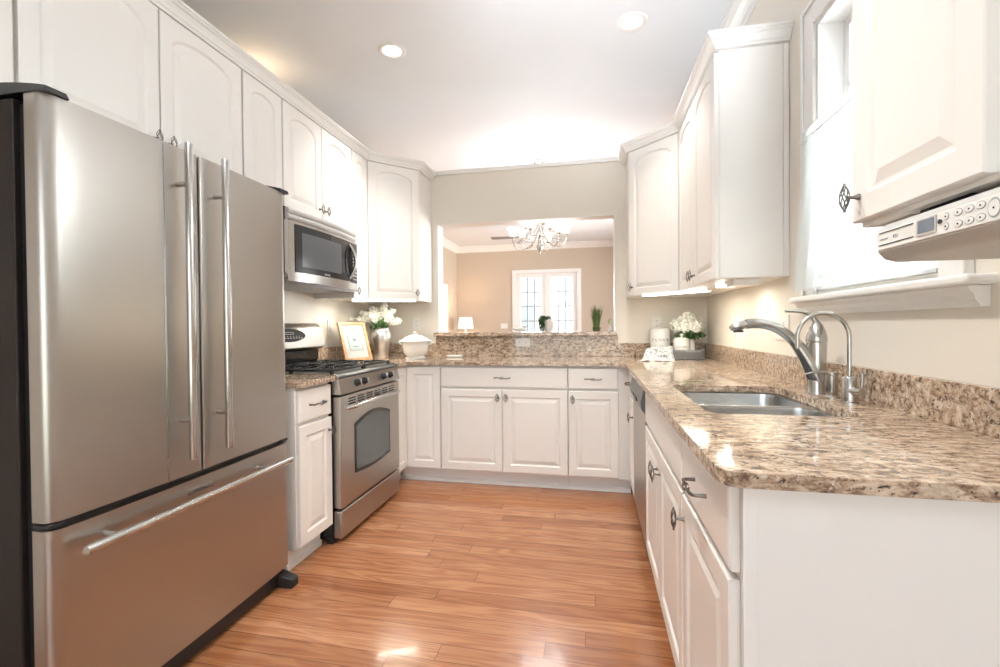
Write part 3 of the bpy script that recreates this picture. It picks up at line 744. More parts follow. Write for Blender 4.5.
# cooktop
cp = [(-.008, .892), (-.008, .900), (.004, .912), (.03, .917), (.60, .917), (.60, .8955)]
top = MB().prism([(y, z) for y, z in cp], 'x', .0, RW).obj('cooktop', BLACK, rg, bevel=.003)
MB().prism([(y, z) for y, z in [(-.012, .894), (-.012, .910), (.012, .9195), (.60, .9195), (.60, .894)]], 'x', -.004, .001).obj('side_trim', STEEL2, top)
MB().prism([(y, z) for y, z in [(-.012, .894), (-.012, .910), (.012, .9195), (.60, .9195), (.60, .894)]], 'x', RW-.004, RW+.003).obj('side_trim', STEEL2, top)
for gx0, gx1 in ((.03, .372), (.384, .726)):
    g = MB(); z = .938; y0, y1 = .045, .545
    def bb(x0, y0_, x1, y1_, zz=z, r=.0065):
        if x0 == x1: g.box(x0-r, x0+r, y0_, y1_, zz-.008, zz+.004)
        else: g.box(x0, x1, y0_-r, y0_+r, zz-.008, zz+.004)
    bb(gx0, y0, gx1, y0); bb(gx0, y1, gx1, y1); bb(gx0, y0, gx0, y1); bb(gx1, y0, gx1, y1); bb(gx0, (y0+y1)/2, gx1, (y0+y1)/2)
    xm = (gx0+gx1)/2
    for yc in ((y0*.75+y1*.25), (y0*.25+y1*.75)):
        for a in (0, 90, 180, 270, 45, 135, 225, 315):
            dx, dy = math.cos(R(a)), math.sin(R(a)); r0 = .035; r1 = .115 if a % 90 == 0 else .07
            if a in (0, 180): r1 = (gx1-gx0)/2
            p0 = Vector((xm+dx*r0, yc+dy*r0, z)); p1 = Vector((xm+dx*r1, yc+dy*r1, z))
            g.tube([p0, p0.lerp(p1, .25)+Vector((0, 0, .007)), p1], [.0045, .0055, .0055], 6)
    for x in (gx0, gx1):
        for y in (y0, (y0+y1)/2, y1): g.box(x-.008, x+.008, y-.008, y+.008, .917, .932)
    g.obj('grate', IRON, top)
    for yc in ((y0*.75+y1*.25), (y0*.25+y1*.75)):
        bn = MB().lathe([(.055, .917), (.055, .921), (.040, .924), (.040, .929), (.035, .932), (.0, .933)], (xm, yc, 0), 20).obj('burner', IRON, top, smooth=35)
# control panel (sloped)
cpan = MB().prism([(-.006, .893), (-.026, .808), (.03, .808), (.03, .893)], 'x', 0, RW).obj('control_panel', STEEL, rg, bevel=.003)
for x in (.180, .265, .515, .610):
    kc = Vector((x, -.016, .853)); dn = Vector((0, -.97, .24))
    k = MB().tube([kc, kc+dn*.006, kc+dn*.007, kc+dn*.026, kc+dn*.030], [.0225, .0225, .019, .017, .014], 20).obj('burner_knob', BLACK, cpan, smooth=40)
    q = kc+dn*.031; MB().box(q.x-.0035, q.x+.0035, q.y-.004, q.y+.010, q.z-.017, q.z+.016).obj('knob_grip', SILVERP, k, bevel=.002)
# oven door
OD0, OD1 = .190, .798
od = MB().box(.004, RW-.004, -.020, .030, OD0, OD1).obj('oven_door', STEEL, rg, bevel=.006)
# arched window
def archwin(x0, x1, z0, z1, bow, side):
    pts = []
    n = 12
    for i in range(n+1): t = i/n; x = x0+(x1-x0)*t; pts.append((x, z0-side*math.sin(math.pi*t)))
    for i in range(n+1): t = i/n; x = x1+(x0-x1)*t; pts.append((x, z1+bow*math.sin(math.pi*t)))
    return pts
MB().prism(archwin(.145, .600, .345, .625, .045, .018), 'y', -.023, -.019).obj('window_frame', GLOSSB, od)
MB().prism(archwin(.162, .583, .362, .610, .042, .015), 'y', -.0245, -.0225).obj('window', OVENG, od)
b = MB()
for g_ in range(6):
    for r_ in range(3):
        x = .085+g_*.102; b.box(x, x+.076, -.0215, -.0195, .772-r_*.0145, .779-r_*.0145)
b.obj('vent_slots', GLOSSB, od)
hb = bez((.060, -.018, .728), (.055, -.055, .732), (.10, -.062, .735), (.20, -.066, .738), 8)+bez((.25, -.067, .739), (.38, -.069, .742), (.40, -.069, .742), (.5, -.067, .739), 6)+bez((.55, -.066, .738), (.66, -.062, .735), (.70, -.055, .732), (.696, -.018, .728), 8)
MB().tube(hb, [.0115]*len(hb), 12).obj('oven_handle', STEEL2, od, smooth=50)
MB().box(.004, RW-.004, -.018, .030, .030, OD0-.012).obj('warming_drawer', STEEL, rg, bevel=.006)
MB().box(.0, RW, .034, .07, .0, .030).obj('kick_plate', BLACK, rg)
# back guard
bgp = [(.600, .932), (.585, .95), (.583, 1.015), (.600, 1.02), (.644, 1.02), (.644, .932)]
MB().prism([(y, z) for y, z in bgp], 'x', .03, RW-.03).obj('vent_riser', GLOSSB, rg)
bg = MB().prism([(.644, 1.022), (.575, 1.022), (.548, 1.035), (.552, 1.10), (.572, 1.165), (.590, 1.195), (.610, 1.205), (.644, 1.205)], 'x', .008, RW-.008).obj('back_guard', STEEL, rg, smooth=50, bevel=.006)
# oval display: tilted ellipse slightly proud of guard
el = MB(); 
n0 = Vector((0, -.944, .33)); ctr = Vector((.378, .5605, 1.125)); ux = Vector((1, 0, 0)); uz = Vector((0, .33, .944))
def ell(a_, b_, off): return [ctr+n0*off+ux*a_*math.cos(2*math.pi*i/36)+uz*b_*math.sin(2*math.pi*i/36) for i in range(36)]
dsp = MB().rings([ell(.165, .045, -.010), ell(.165, .045, .002), ell(.158, .040, .004)]).obj('display', mat('matte_display', (.03, .03, .032), .6, Specular_IOR_Level=.2), bg)
b = MB()
def lb(cx, cz, w_, h_):
    p = ctr+n0*.0045+ux*cx+uz*cz
    vs = [p+ux*sx*w_/2+uz*sz*h_/2+n0*dd for dd in (0, .0008) for sx, sz in ((-1, -1), (1, -1), (1, 1), (-1, 1))]
    b.add(vs, [(0, 1, 2, 3), (7, 6, 5, 4), (0, 4, 5, 1), (1, 5, 6, 2), (2, 6, 7, 3), (3, 7, 4, 0)])
for i in range(9): lb(-.11+i*.0275, -.022, .016, .005)
for i in range(7): lb(-.09+i*.030, -.010, .010, .004)
lb(0, .016, .08, .003); lb(-.04, .010, .003, .012); lb(.04, .010, .003, .012); lb(0, .004, .08, .003)
b.obj('buttons', GREYP, dsp)

# ------------------------------------------------------------------ microwave
mw = thing('microwave', 'stainless over-the-range microwave with a curved handle', 'microwave', (-1.640, 2.212, 0), R(90))
MWW = .760; mz0, mz1 = 1.432, 1.848
MB().box(0, MWW, .022, .345, mz0+.012, mz1).obj('case', CASE, mw)
MB().box(.0, MWW, .02, .345, mz0-.012, mz0+.012).obj('underside', GREYP, mw, bevel=.004)
def bowed(x0, x1, z0, z1, off, th, name, mt, parent, n=20, smooth=35):
    def cy(x): return -.028*(1-(2*x/MWW-1)**2)+off
    pts = [(x0+(x1-x0)*i/n, cy(x0+(x1-x0)*i/n)) for i in range(n+1)]
    pts += [(x1, cy(x1)+th), (x0, cy(x0)+th)]
    if th < .02: pts = pts[:n+1]+[(x0+(x1-x0)*i/n, cy(x0+(x1-x0)*i/n)+th) for i in range(n, -1, -1)]
    return MB().prism(pts, 'z', z0, z1).obj(name, mt, parent, smooth=smooth)
bowed(.003, MWW-.003, mz0+.002, mz0+.340, .0, .021, 'front', STEEL2, mw)
md = bowed(.055, .640, mz0+.055, mz0+.325, -.004, .010, 'door_frame', MWD, mw)
bowed(.105, .500, mz0+.090, mz0+.285, -.006, .006, 'window', MWG, md)
for k in range(2):
    L = []
    for i in range(25):
        x = .012+(MWW-.024)*i/24; y = -.028*(1-(2*x/MWW-1)**2)+.014
        zc = mz0+.362+k*.034
        L.append([(x, y+.016*math.cos(R(a))*-1, zc+.0165*math.sin(R(a))) for a in range(-90, 91, 20)]+[(x, y+.02, zc+.0165), (x, y+.02, zc-.0165)])
    MB().rings(L).obj('vent_louver', SILVERP, mw, smooth=50)
bowed(.003, MWW-.003, mz0+.340, mz1, .030, .02, 'vent_backing', BLACK, mw)
cpn = bowed(.655, MWW-.010, mz0+.05, mz0+.325, -.003, .010, 'control_panel', MWD, mw)
def cyx(x): return -.028*(1-(2*x/MWW-1)**2)
b = MB()
for r_ in range(8):
    for q in range(3): x = .672+q*.026; b.box(x, x+.016, cyx(x)-.0055, cyx(x)-.002, mz0+.07+r_*.024, mz0+.08+r_*.024)
b.obj('buttons', GREYP, cpn)
hh = [Vector((.612+.022*math.sin(math.pi*i/14), cyx(.63)-.010-.034*math.sin(math.pi*i/14), mz0+.072+.235*i/14)) for i in range(15)]
MB().tube(hh, [.008+.004*math.sin(math.pi*i/14) for i in range(15)], 12).obj('handle', STEEL2, mw, smooth=50)
MB().prism([(.600+.045*math.cos(R(a)), mz0+.188+.10*math.sin(R(a))) for a in range(0, 360, 15)], 'y', cyx(.6)-.012, cyx(.6)-.004).obj('handle_recess', GLOSSB, mw)
text_mesh('MAYTAG', .014, 'lettering', PLAST, md, (.335, cyx(.335)-.0045, mz0+.062), (R(90), 0, 0))

# ------------------------------------------------------------------ dishwasher
dw = thing('dishwasher', 'stainless dishwasher with a dark control panel in the right base run', 'dishwasher', (.265, 2.840, 0), R(-90))
DWW = .610
MB().box(.004, DWW-.004, .0, .58, .02, ZS-.006).obj('tub', BLACK, dw)
MB().box(.004, DWW-.004, -.020, -.0005, .115, .745).obj('door', STEEL, dw, bevel=.004)
b = MB().prism([(y, z) for y, z in [(-.0005, .748), (-.020, .748), (-.036, .765), (-.040, .80), (-.030, .84), (-.026, .876), (-.0005, .876)]], 'x', .004, DWW-.004)
cpn = b.obj('control_panel', mat('slate_panel', (.11, .115, .12), .3, .6), dw)
MB().box(.20, .42, -.044, -.036, .775, .795).obj('latch', BLACK, cpn, bevel=.004)
MB().box(.01, DWW-.01, .05, .06, 0, .10).obj('kick_plate', BLACK, dw)

# ------------------------------------------------------------------ under-cabinet radio
rd = thing('radio', 'silver under-cabinet kitchen radio with CD slot, small screen and round buttons', 'radio', (.552, 1.024, .007), R(-90))
RL = .34
prof = [(0.012, 1.353), (.0, 1.343), (-.002, 1.336), (.0, 1.300), (.012, 1.287), (.03, 1.281), (.24, 1.281), (.24, 1.353)]
MB().prism([(y, z) for y, z in prof], 'x', 0, RL).obj('case', SILVERP, rd, smooth=50, bevel=.004)
fp = MB().box(.010, RL-.006, -.004, .002, 1.303, 1.339).obj('face_panel', PLAST, rd, bevel=.001)
cd = MB().box(.016, .110, -.0052, -.004, 1.311, 1.3125).box(.016, .110, -.0052, -.004, 1.334, 1.3355).obj('disc_slot', DARKP, fp)
text_mesh('CD', .009, 'lettering', GREYP, fp, (.063, -.0045, 1.320), (R(90), 0, 0))
MB().box(.018, .040, -.0050, -.004, 1.3215, 1.3235).obj('lettering', GREYP, fp)
MB().box(.119, .164, -.0058, -.004, 1.3095, 1.3375).obj('screen_bezel', SILVERP, fp)
MB().box(.124, .160, -.0066, -.0055, 1.3135, 1.3345).obj('screen', SCREEN, fp)
MB().lathe([(.0038, 0), (.0038, -.002)], (.172, -.004, 1.324), 14, 'y').obj('sensor', DARKP, fp)
def ring_btn(cx, cz, rx, rz):
    L0 = [(cx+rx*math.cos(2*math.pi*i/20), -.004, cz+rz*math.sin(2*math.pi*i/20)) for i in range(20)]
    o_ = [(cx+rx*math.cos(2*math.pi*i/20), -.0047, cz+rz*math.sin(2*math.pi*i/20)) for i in range(20)]
    i_ = [(cx+rx*.86*math.cos(2*math.pi*i/20), -.0062, cz+rz*.82*math.sin(2*math.pi*i/20)) for i in range(20)]
    bt = MB().rings([L0, o_]).obj('button', GREYP, fp)
    MB().rings([[(x, -.0045, z) for x, _, z in i_], [(x, -.0052, z) for x, _, z in i_]]).obj('button_cap', PLAST, bt)
    MB().box(cx-.0012, cx+.0012, -.0058, -.0051, cz-.0012, cz+.0012).obj('symbol', DARKP, bt)
ring_btn(.184, 1.3295, .0055, .006); ring_btn(.184, 1.3140, .0055, .006)
for cx in (.208, .229, .249): ring_btn(cx, 1.3305, .0085, .0058); ring_btn(cx, 1.3130, .0085, .0058)
ring_btn(.271, 1.3215, .0105, .014)
for cx in (.292, .312): ring_btn(cx, 1.3305, .0075, .0055); ring_btn(cx, 1.3130, .0075, .0055)
for x in (.05, .30): MB().box(x-.012, x+.012, .05, .20, 1.353, 1.399).obj('mounting_bracket', BLACK, rd)

# ------------------------------------------------------------------ under-cabinet lights
def ucl(label, loc, rot, L, d=.05):
    t = thing('undercabinet_light', label, 'light', loc, rot)
    MB().box(0, L, 0, d, -.014, 0).obj('housing', PLAST, t, bevel=.002)
    MB().box(.008, L-.008, -.003, d-.008, -.0165, -.003).obj('diffuser', GLOW, t)
    ld = bpy.data.lights.new('tube_glow', 'AREA'); ld.shape = 'RECTANGLE'; ld.size = L*.9; ld.size_y = .03; ld.energy = 4.4*L; ld.color = (1, .94, .78)
    lo = bpy.data.objects.new('tube_glow', ld); COL.objects.link(lo); lo.parent = t; lo.location = (L/2, d/2, -.028)
    return t
ucl('slim lit light strip under the left corner wall cabinet', (-1.772, 3.118, UZ0-.0005), R(22), .48)
ucl('slim lit light strip under the right corner wall cabinet', (.346, 3.285, UZ0-.0005), R(-45.6), .49)
t = ucl('lit light bar under the right double-door wall cabinet', (.668, 2.66, UZ0-.0005), R(-90), .16, .10)
b = MB().box(.668, .79, 2.36, 2.47, UZ0-.03, UZ0-.0005)
tag(b.obj('transformer_box', PLAST, bevel=.002), 'small white power box under the bright-sided right wall cabinet', 'box')

# ------------------------------------------------------------------ outlets and switches
def plate_(name, label, loc, rot, w_, h_, kind, cat):
    t = thing(name, label, cat, loc, rot)
    MB().box(-w_/2, w_/2, -.006, 0, -h_/2, h_/2).obj('cover_plate', PLAST, t, bevel=.002)
    n = max(1, round(w_/.07)) if h_ > .1 else 1
    if kind == 'outlet_h':
        for x in (-.028, .028):
            s_ = MB().box(x-.017, x+.017, -.008, -.006, -.014, .014).obj('socket', PLAST, t)
            MB().box(x-.008, x+.008, -.0086, -.008, .004, .006).box(x-.008, x+.008, -.0086, -.008, -.006, -.004).obj('slots', GREYP, s_)
    elif kind == 'outlet':
        for z in (-.02, .02):
            s_ = MB().box(-.015, .015, -.008, -.006, z-.013, z+.013).obj('socket', PLAST, t)
            MB().box(-.006, -.004, -.0086, -.008, z-.005, z+.007).box(.004, .006, -.0086, -.008, z-.005, z+.007).obj('slots', DARKP, s_)
    else:
        for i in range(n):
            x = (i-(n-1)/2)*.046; MB().box(x-.015, x+.015, -.009, -.006, -.032, .032).obj('rocker', PLAST, t, bevel=.001)
    return t
yq = YW-.0225
plate_('power_outlet', 'white double outlet set sideways in the low granite wall below the pass-through', (-.572, yq, 1.030), 0, .125, .072, 'outlet_h', 'outlet')
plate_('power_outlet', 'white wall outlet above the white tureen', (-1.53, YW-.0005, 1.200), 0, .075, .12, 'outlet', 'outlet')
plate_('power_outlet', 'white wall outlet above the flour canister', (.515, YW-.0005, 1.180), 0, .072, .115, 'outlet', 'outlet')
plate_('wall_switch', 'white wall switch between the stove and the picture frame', (WL+.0005, 3.17, 1.17), R(90), .075, .12, 'sw', 'switch')
plate_('wall_switch', 'slim white switch plate on the right wall behind the spray head', (WR-.0005, 3.13, 1.15), R(-90), .075, .12, 'sw', 'switch')
plate_('wall_switch', 'wide white switch plate on the right wall left of the tap lever', (WR-.0005, 2.385, 1.15), R(-90), .17, .12, 'sw', 'switch')
plate_('wall_switch', 'white switch plate on the tan living room wall left of the glass doors', (-1.952, YFAR-.0005, 1.17), 0, .16, .12, 'sw', 'switch')

# ------------------------------------------------------------------ ceiling lights
def can(label, x, y, power=40, cone=86):
    t = thing('recessed_light', label, 'light', (x, y, H))
    L = [(.060, .05), (.060, -.001), (.066, -.006), (.088, -.004), (.092, -.0005), (.092, .0)]
    MB().lathe([(.058, -.0008), (.060, -.004), (.068, -.008), (.086, -.006), (.092, -.0006)], n=32, cap=False).obj('trim_ring', TRIM, t, smooth=50)
    MB().lathe([(.0, -.002), (.057, -.002), (.057, -.0007)], n=32).obj('lens', CANL, t)
    ld = bpy.data.lights.new('downlight', 'SPOT'); ld.energy = power; ld.spot_size = R(cone); ld.spot_blend = .8; ld.color = (1, .95, .87); ld.shadow_soft_size = .05
    lo = bpy.data.objects.new('downlight', ld); COL.objects.link(lo); lo.parent = t; lo.location = (0, 0, -.03)
can('recessed ceiling light nearer the left cabinets', -1.279, 2.81)
can('recessed ceiling light nearer the right cabinets', .253, 2.855)
can('added unseen recessed ceiling light above the floor beside the fridge', -.42, 1.30, 95, 112)  # out-of-view downlight added to brighten floor, counters and fridge

hl = bpy.data.lights.new('hall_lamp', 'POINT'); hl.energy = 1.6; hl.color = (1, .70, .42); hl.shadow_soft_size = .06
ho = bpy.data.objects.new('hall_lamp', hl); COL.objects.link(ho); ho.location = (-2.25, 2.75, 2.80)

# ------------------------------------------------------------------ chandelier
CX_, CY_, CZ_ = -.555, 5.0, 2.17
ch = thing('chandelier', 'nickel chandelier with glowing white bell shades over the dining side', 'chandelier', (CX_, CY_, CZ_))
MB().lathe([(.0, .83), (.065, .828), (.06, .80), (.02, .785), (.008, .78)], n=20).obj('canopy', CHROME, ch, smooth=50)
MB().tube([(0, 0, .79), (0, 0, .20)], .006, 8).obj('stem', CHROME, ch)
MB().lathe([(.0, -.225), (.005, -.22), (.007, -.195), (.022, -.17), (.034, -.145), (.036, -.115), (.016, -.08), (.012, -.04), (.030, -.01), (.034, .02), (.020, .06), (.010, .10), (.014, .16), (.006, .21)], n=20).obj('column', CHROME, ch, smooth=50)
bell = MB().lathe([(.020, 0), (.032, .006), (.042, .036), (.050, .066), (.070, .096), (.067, .096), (.046, .067), (.038, .038), (.026, .010), (.0, .008)], n=20, cap=False).mesh('shade', BELL, smooth=60)
def arm(rad, z, ang):
    P = bez((.02, 0, z+.02), (.10, 0, z-.16), (rad*.95, 0, z-.20), (rad, 0, z-.04), 14)
    P += [Vector((rad, 0, z-.012))]
    a = MB().tube(P, .0055, 8).lathe([(.010, z-.018), (.020, z-.012), (.020, z), (.0, z+.001)], (rad, 0, 0), 14).obj('arm', CHROME, ch, smooth=50)
    a.rotation_euler.z = R(ang)
    s_ = bpy.data.objects.new('shade', bell); COL.objects.link(s_); s_.parent = a; s_.location = (rad, 0, z)
for k in range(6): arm(.30, -.02 if k % 2 else .02, 18+60*k)
for k in range(3): arm(.16, .10, 50+120*k)
pl_ = bpy.data.lights.new('bulbs', 'POINT'); pl_.energy = 17; pl_.color = (.96, .97, 1); pl_.shadow_soft_size = .25
po = bpy.data.objects.new('bulbs', pl_); COL.objects.link(po); po.parent = ch; po.location = (0, 0, .48)

# ceiling fan
cf = thing('ceiling_fan', 'ceiling fan far off in the living room, thin dark blade beside the chandelier', 'fan', (-1.05, 7.7, 2.66))
MB().lathe([(.0, .34), (.07, .34), (.06, .30), (.012, .28), (.012, .10), (.09, .09), (.11, .05), (.10, .0), (.05, -.03), (.0, -.035)], n=24).obj('motor', TRIM, cf, smooth=50)
for k in range(5):
    bl = MB(); a = 183+72*k
    bl.rings([[(.10, -.03, .03), (.10, .03, .035), (.10, .03, .028), (.10, -.03, .023)], [(.25, -.065, .028), (.25, .065, .040), (.25, .065, .033), (.25, -.065, .021)], [(.64, -.07, .028), (.64, .07, .040), (.64, .07, .033), (.64, -.07, .021)]])
    q = bl.obj('blade', mat('fan_blade_brown', (.20, .15, .12), .5) if k == 0 else bpy.data.materials['fan_blade_brown'], cf); q.rotation_euler.z = R(a)

# ------------------------------------------------------------------ living room furniture
tb = thing('side_table', 'small wooden side table in the far left corner under the lit lamp', 'table', (-2.70, 9.55, 0))
DW_ = mat('dark_wood', (.12, .06, .03), .4)
MB().box(-.28, .28, -.25, .25, .66, .70).obj('table_top', DW_, tb, bevel=.005)
for sx in (-1, 1):
    for sy in (-1, 1): MB().box(sx*.24-.02, sx*.24+.02, sy*.21-.02, sy*.21+.02, 0, .66).obj('leg', DW_, tb)
lp = thing('table_lamp', 'lit table lamp with pale fabric shade in the far left corner', 'lamp', (-2.70, 9.55, .70))
MB().lathe([(.0, 0), (.075, 0), (.075, .012), (.02, .03), (.045, .10), (.06, .17), (.03, .27), (.012, .31), (.010, .40), (.0, .40)], n=24).obj('base', CERAM, lp, smooth=50)
MB().lathe([(.170, .42), (.138, .665), (.135, .665), (.167, .42)], n=32, cap=False).obj('lamp_shade', SHADE, lp, smooth=50)
MB().tube([(0, 0, .39), (0, 0, .655)], .004, 6).tube([(-.137, 0, .65), (.137, 0, .65)], .003, 6).obj('harp', CHROME, lp)
pl_ = bpy.data.lights.new('lamp_bulb', 'POINT'); pl_.energy = 16; pl_.color = (1, .72, .5); pl_.shadow_soft_size = .05
po = bpy.data.objects.new('lamp_bulb', pl_); COL.objects.link(po); po.parent = lp; po.location = (0, 0, .5)

# ------------------------------------------------------------------ things on the ledge
ZL = 1.1185
random.seed(4)
g = thing('potted_grass', 'tuft of tall green grass standing on the right of the ledge', 'plant', (.042, 3.905, ZL))
MB().lathe([(.0, 0), (.030, 0), (.036, .035), (.033, .035), (.0, .03)], n=20).obj('pot', mat('dark_pot', (.10, .12, .05), .6), g, smooth=40)
bl = MB()
for i in range(260):
    a = random.uniform(0, 6.283); r0 = .026*math.sqrt(random.random()); r1 = r0*2.2+random.uniform(0, .032); h_ = random.uniform(.15, .235)
    p0 = Vector((r0*math.cos(a), r0*math.sin(a), .03)); p1 = Vector((r1*math.cos(a), r1*math.sin(a), h_))
    pm = p0.lerp(p1, .55); pm.x *= .8; pm.y *= .8
    t_ = Vector((-math.sin(a), math.cos(a), 0))*.0016
    bl.add([p0-t_, p0+t_, pm+t_, pm-t_, p1], [(0, 1, 2, 3), (3, 2, 4)])
o = bl.obj('blades', LEAF2, g)
p = thing('potted_plant', 'white pot with a trailing green plant spilling over its left side', 'plant', (-.358, 3.90, ZL))
MB().lathe([(.0, 0), (.032, 0), (.042, .03), (.049, .075), (.051, .108), (.047, .108), (.044, .09), (.0, .088)], n=28).obj('pot', CERAM, p, smooth=50)
def leafblob(b, c, r, n, size, seed, flat=1, down=0):
    rnd = random.Random(seed)
    for i in range(n):
        d = Vector((rnd.gauss(0, 1), rnd.gauss(0, 1), rnd.gauss(0, 1))).normalized()*rnd.random()**.4
        q = Vector(c)+Vector((d.x*r[0], d.y*r[1], d.z*r[2]))
        M = Euler((rnd.uniform(0, 6), rnd.uniform(0, 6), rnd.uniform(0, 6))).to_matrix(); s_ = size*rnd.uniform(.6, 1.2)
        L = [(-1, 0, 0), (-.4, -.45, .12), (.4, -.4, .12), (1, 0, -.1), (.4, .4, .12), (-.4, .45, .12)]
        b.add([q+M @ (Vector(v)*s_) for v in L], [(0, 1, 2, 3), (0, 3, 4, 5)])
b = MB(); leafblob(b, (-.058, -.03, .080), (.034, .03, .06), 190, .012, 5); leafblob(b, (-.03, -.045, .118), (.035, .02, .022), 60, .012, 8); leafblob(b, (-.062, -.02, .035), (.022, .02, .035), 70, .011, 6); leafblob(b, (-.015, 0, .112), (.04, .03, .022), 60, .011, 7)
b.obj('foliage', LEAF, p)
bird = thing('bird_figurine', 'small white ceramic bird lying on the ledge left of the white pot', 'ornament', (-.60, 3.90, ZL))
b = MB().sphere((0, 0, .022), .022, 16, 10, (1.9, 1, 1)); b.sphere((.030, 0, .046), .015, 12, 8, (1, 1, 1)); b.tube([(-.03, 0, .022), (-.06, 0, .026), (-.085, 0, .034)], [.014, .010, .004], 8)
b.tube([(.018, 0, .03), (.028, 0, .044)], [.014, .011], 8); b.obj('body', CERAM, bird, smooth=70)
MB().tube([(.043, 0, .046), (.054, 0, .044)], [.004, .0008], 6).obj('beak', GREYP, bird)
v = thing('bud_vase', 'small vase with pale green leaves at the right end of the ledge', 'vase', (.152, 3.925, ZL))
MB().lathe([(.0, 0), (.014, 0), (.018, .02), (.009, .045), (.011, .05), (.0, .046)], n=16).obj('vase', CERAM, v, smooth=50)
b = MB().tube([(0, 0, .04), (-.004, 0, .08)], .0015, 5); leafblob(b, (-.004, 0, .085), (.016, .014, .022), 22, .010, 9); b.obj('leaves', mat('pale_leaf', (.35, .5, .22), .5), v)

# ------------------------------------------------------------------ things on the left counter
# picture frame, leaning back, facing the room
fA = Vector((-1.888, 3.085, ZC)); fB = Vector((-1.706, 3.215, ZC))
ang = math.atan2(fB.y-fA.y, fB.x-fA.x)
ang = R(30)
pf = thing('picture_frame', 'pale wood picture frame with a wide mat leaning beside the silver vase', 'picture frame', (-1.757, 3.195, ZC+.002), R(60.5))
tilt = Matrix.Rotation(R(-21), 4, 'X')
fw, fh, bt = .230, .313, .021
b = MB().box(-fw/2, fw/2, -.008, .010, 0, bt, tilt).box(-fw/2, fw/2, -.008, .010, fh-bt, fh, tilt).box(-fw/2, -fw/2+bt, -.008, .010, bt, fh-bt, tilt).box(fw/2-bt, fw/2, -.008, .010, bt, fh-bt, tilt)
b.obj('frame', OAK, pf)
MB().box(-fw/2+bt, fw/2-bt, -.0005, .004, bt, fh-bt, tilt).obj('mat_board', mat('mat_white', (.46, .48, .48), .7), pf)
b = MB(); z0, z1, x0 = .082, .232, .058
b.box(-x0, x0, -.002, -.0006, z0, z0+.0025, tilt).box(-x0, x0, -.002, -.0006, z1-.0025, z1, tilt).box(-x0, -x0+.0025, -.002, -.0006, z0, z1, tilt).box(x0-.0025, x0, -.002, -.0006, z0, z1, tilt)
b.obj('inner_border', mat('rust_line', (.32, .20, .14), .6), pf)
pr = MB().box(-x0+.004, x0-.004, -.0012, -.0006, z0+.004, z1-.004, tilt).obj('print', mat('print_paper', (.36, .43, .45), .7), pf)
b = MB().box(-.022, .022, -.0022, -.0013, z0+.030, z0+.034, tilt).box(-.012, .014, -.0022, -.0013, z0+.084, z0+.088, tilt).box(-.002, .002, -.0022, -.0013, z0+.075, z0+.098, tilt).box(-.012, -.006, -.0022, -.0013, z0+.088, z0+.098, tilt)
b.obj('print_marks', DARKP, pr)
MB().box(-.03, .03, .0101, .014, .03, .24, tilt).prism([(.03, .004), (.115, .004), (.10, .19), (.085, .19)], 'x', -.02, .02).obj('easel_back', BLACK, pf)
# silver vase and bouquet
vz = Vector((-1.722, 3.500, ZC))
v = MB().lathe([(.0, 0), (.052, 0), (.055, .008), (.062, .05), (.072, .10), (.081, .155), (.082, .19), (.074, .222), (.062, .238), (.065, .246), (.060, .246), (.058, .236), (.066, .215), (.0, .20)], n=36).obj('vase', SILVER, smooth=60, loc=vz)
tag(v, 'rounded mirrored silver vase on the left corner of the granite', 'vase')
def bouquet(loc, spikes, label, leaves, stems, group=None, petals=110, ps=.0095):
    t = thing('flower_bouquet', label, 'flowers', loc)
    for k, (p0, p1, r) in enumerate(spikes):
        rnd = random.Random(k+11); b = MB(); P0, P1 = Vector(p0), Vector(p1)
        for i in range(petals):
            s_ = rnd.random(); c_ = P0.lerp(P1, s_); rr = r*(1-.35*abs(2*s_-1)**2)*rnd.uniform(.55, 1)
            d = Vector((rnd.gauss(0, 1), rnd.gauss(0, 1), rnd.gauss(0, 1))).normalized(); q = c_+d*rr
            n_ = (d+Vector((rnd.gauss(0, .3), rnd.gauss(0, .3), rnd.gauss(0, .3)))).normalized()
            e1 = n_.orthogonal().normalized(); e2 = n_.cross(e1); a0 = rnd.uniform(0, 6)
            for j in range(4):
                a = a0+j*math.pi/2; u_ = e1*math.cos(a)+e2*math.sin(a); w2 = e1*-math.sin(a)+e2*math.cos(a)
                b.add([q, q+u_*ps*.7+w2*ps*.5+n_*ps*.25, q+u_*ps*1.25+n_*ps*.1, q+u_*ps*.7-w2*ps*.5+n_*ps*.25], [(0, 1, 2, 3)])
        for i in range(70):
            s_ = rnd.random(); d = Vector((rnd.gauss(0, 1), rnd.gauss(0, 1), rnd.gauss(0, 1))).normalized()
            q = P0.lerp(P1, s_)+d*r*(1-.35*abs(2*s_-1)**2)*rnd.uniform(.3, .85); f_ = ps*rnd.uniform(.75, 1.15)
            b.sphere(q, f_, 7, 5, (1, 1, .8))
        b.obj('bloom', PETAL, t)
    lv_ = MB()
    for (c_, r, n, s) in leaves: leafblob(lv_, c_, r, n, s, 3)
    lv_.obj('leaves', LEAF, t)
    st = MB()
    for p0, p1 in stems: st.tube([p0, Vector(p0).lerp(Vector(p1), .5)+Vector((0, 0, .01)), p1], .002, 5)
    st.obj('stems', LEAF, t)
    return t
sp_ = [((-.09, -.02, .315), (-.25, -.07, .325), .030), ((-.04, 0, .33), (-.16, -.02, .375), .036), ((0, 0, .34), (-.07, -.02, .415), .042), ((.03, 0, .35), (.03, .01, .445), .044), ((.06, .0, .335), (.10, .02, .395), .038), ((-.01, -.05, .31), (-.05, -.09, .355), .036), ((.07, -.04, .31), (.12, -.07, .345), .032), ((.09, -.01, .30), (.17, -.02, .305), .034)]
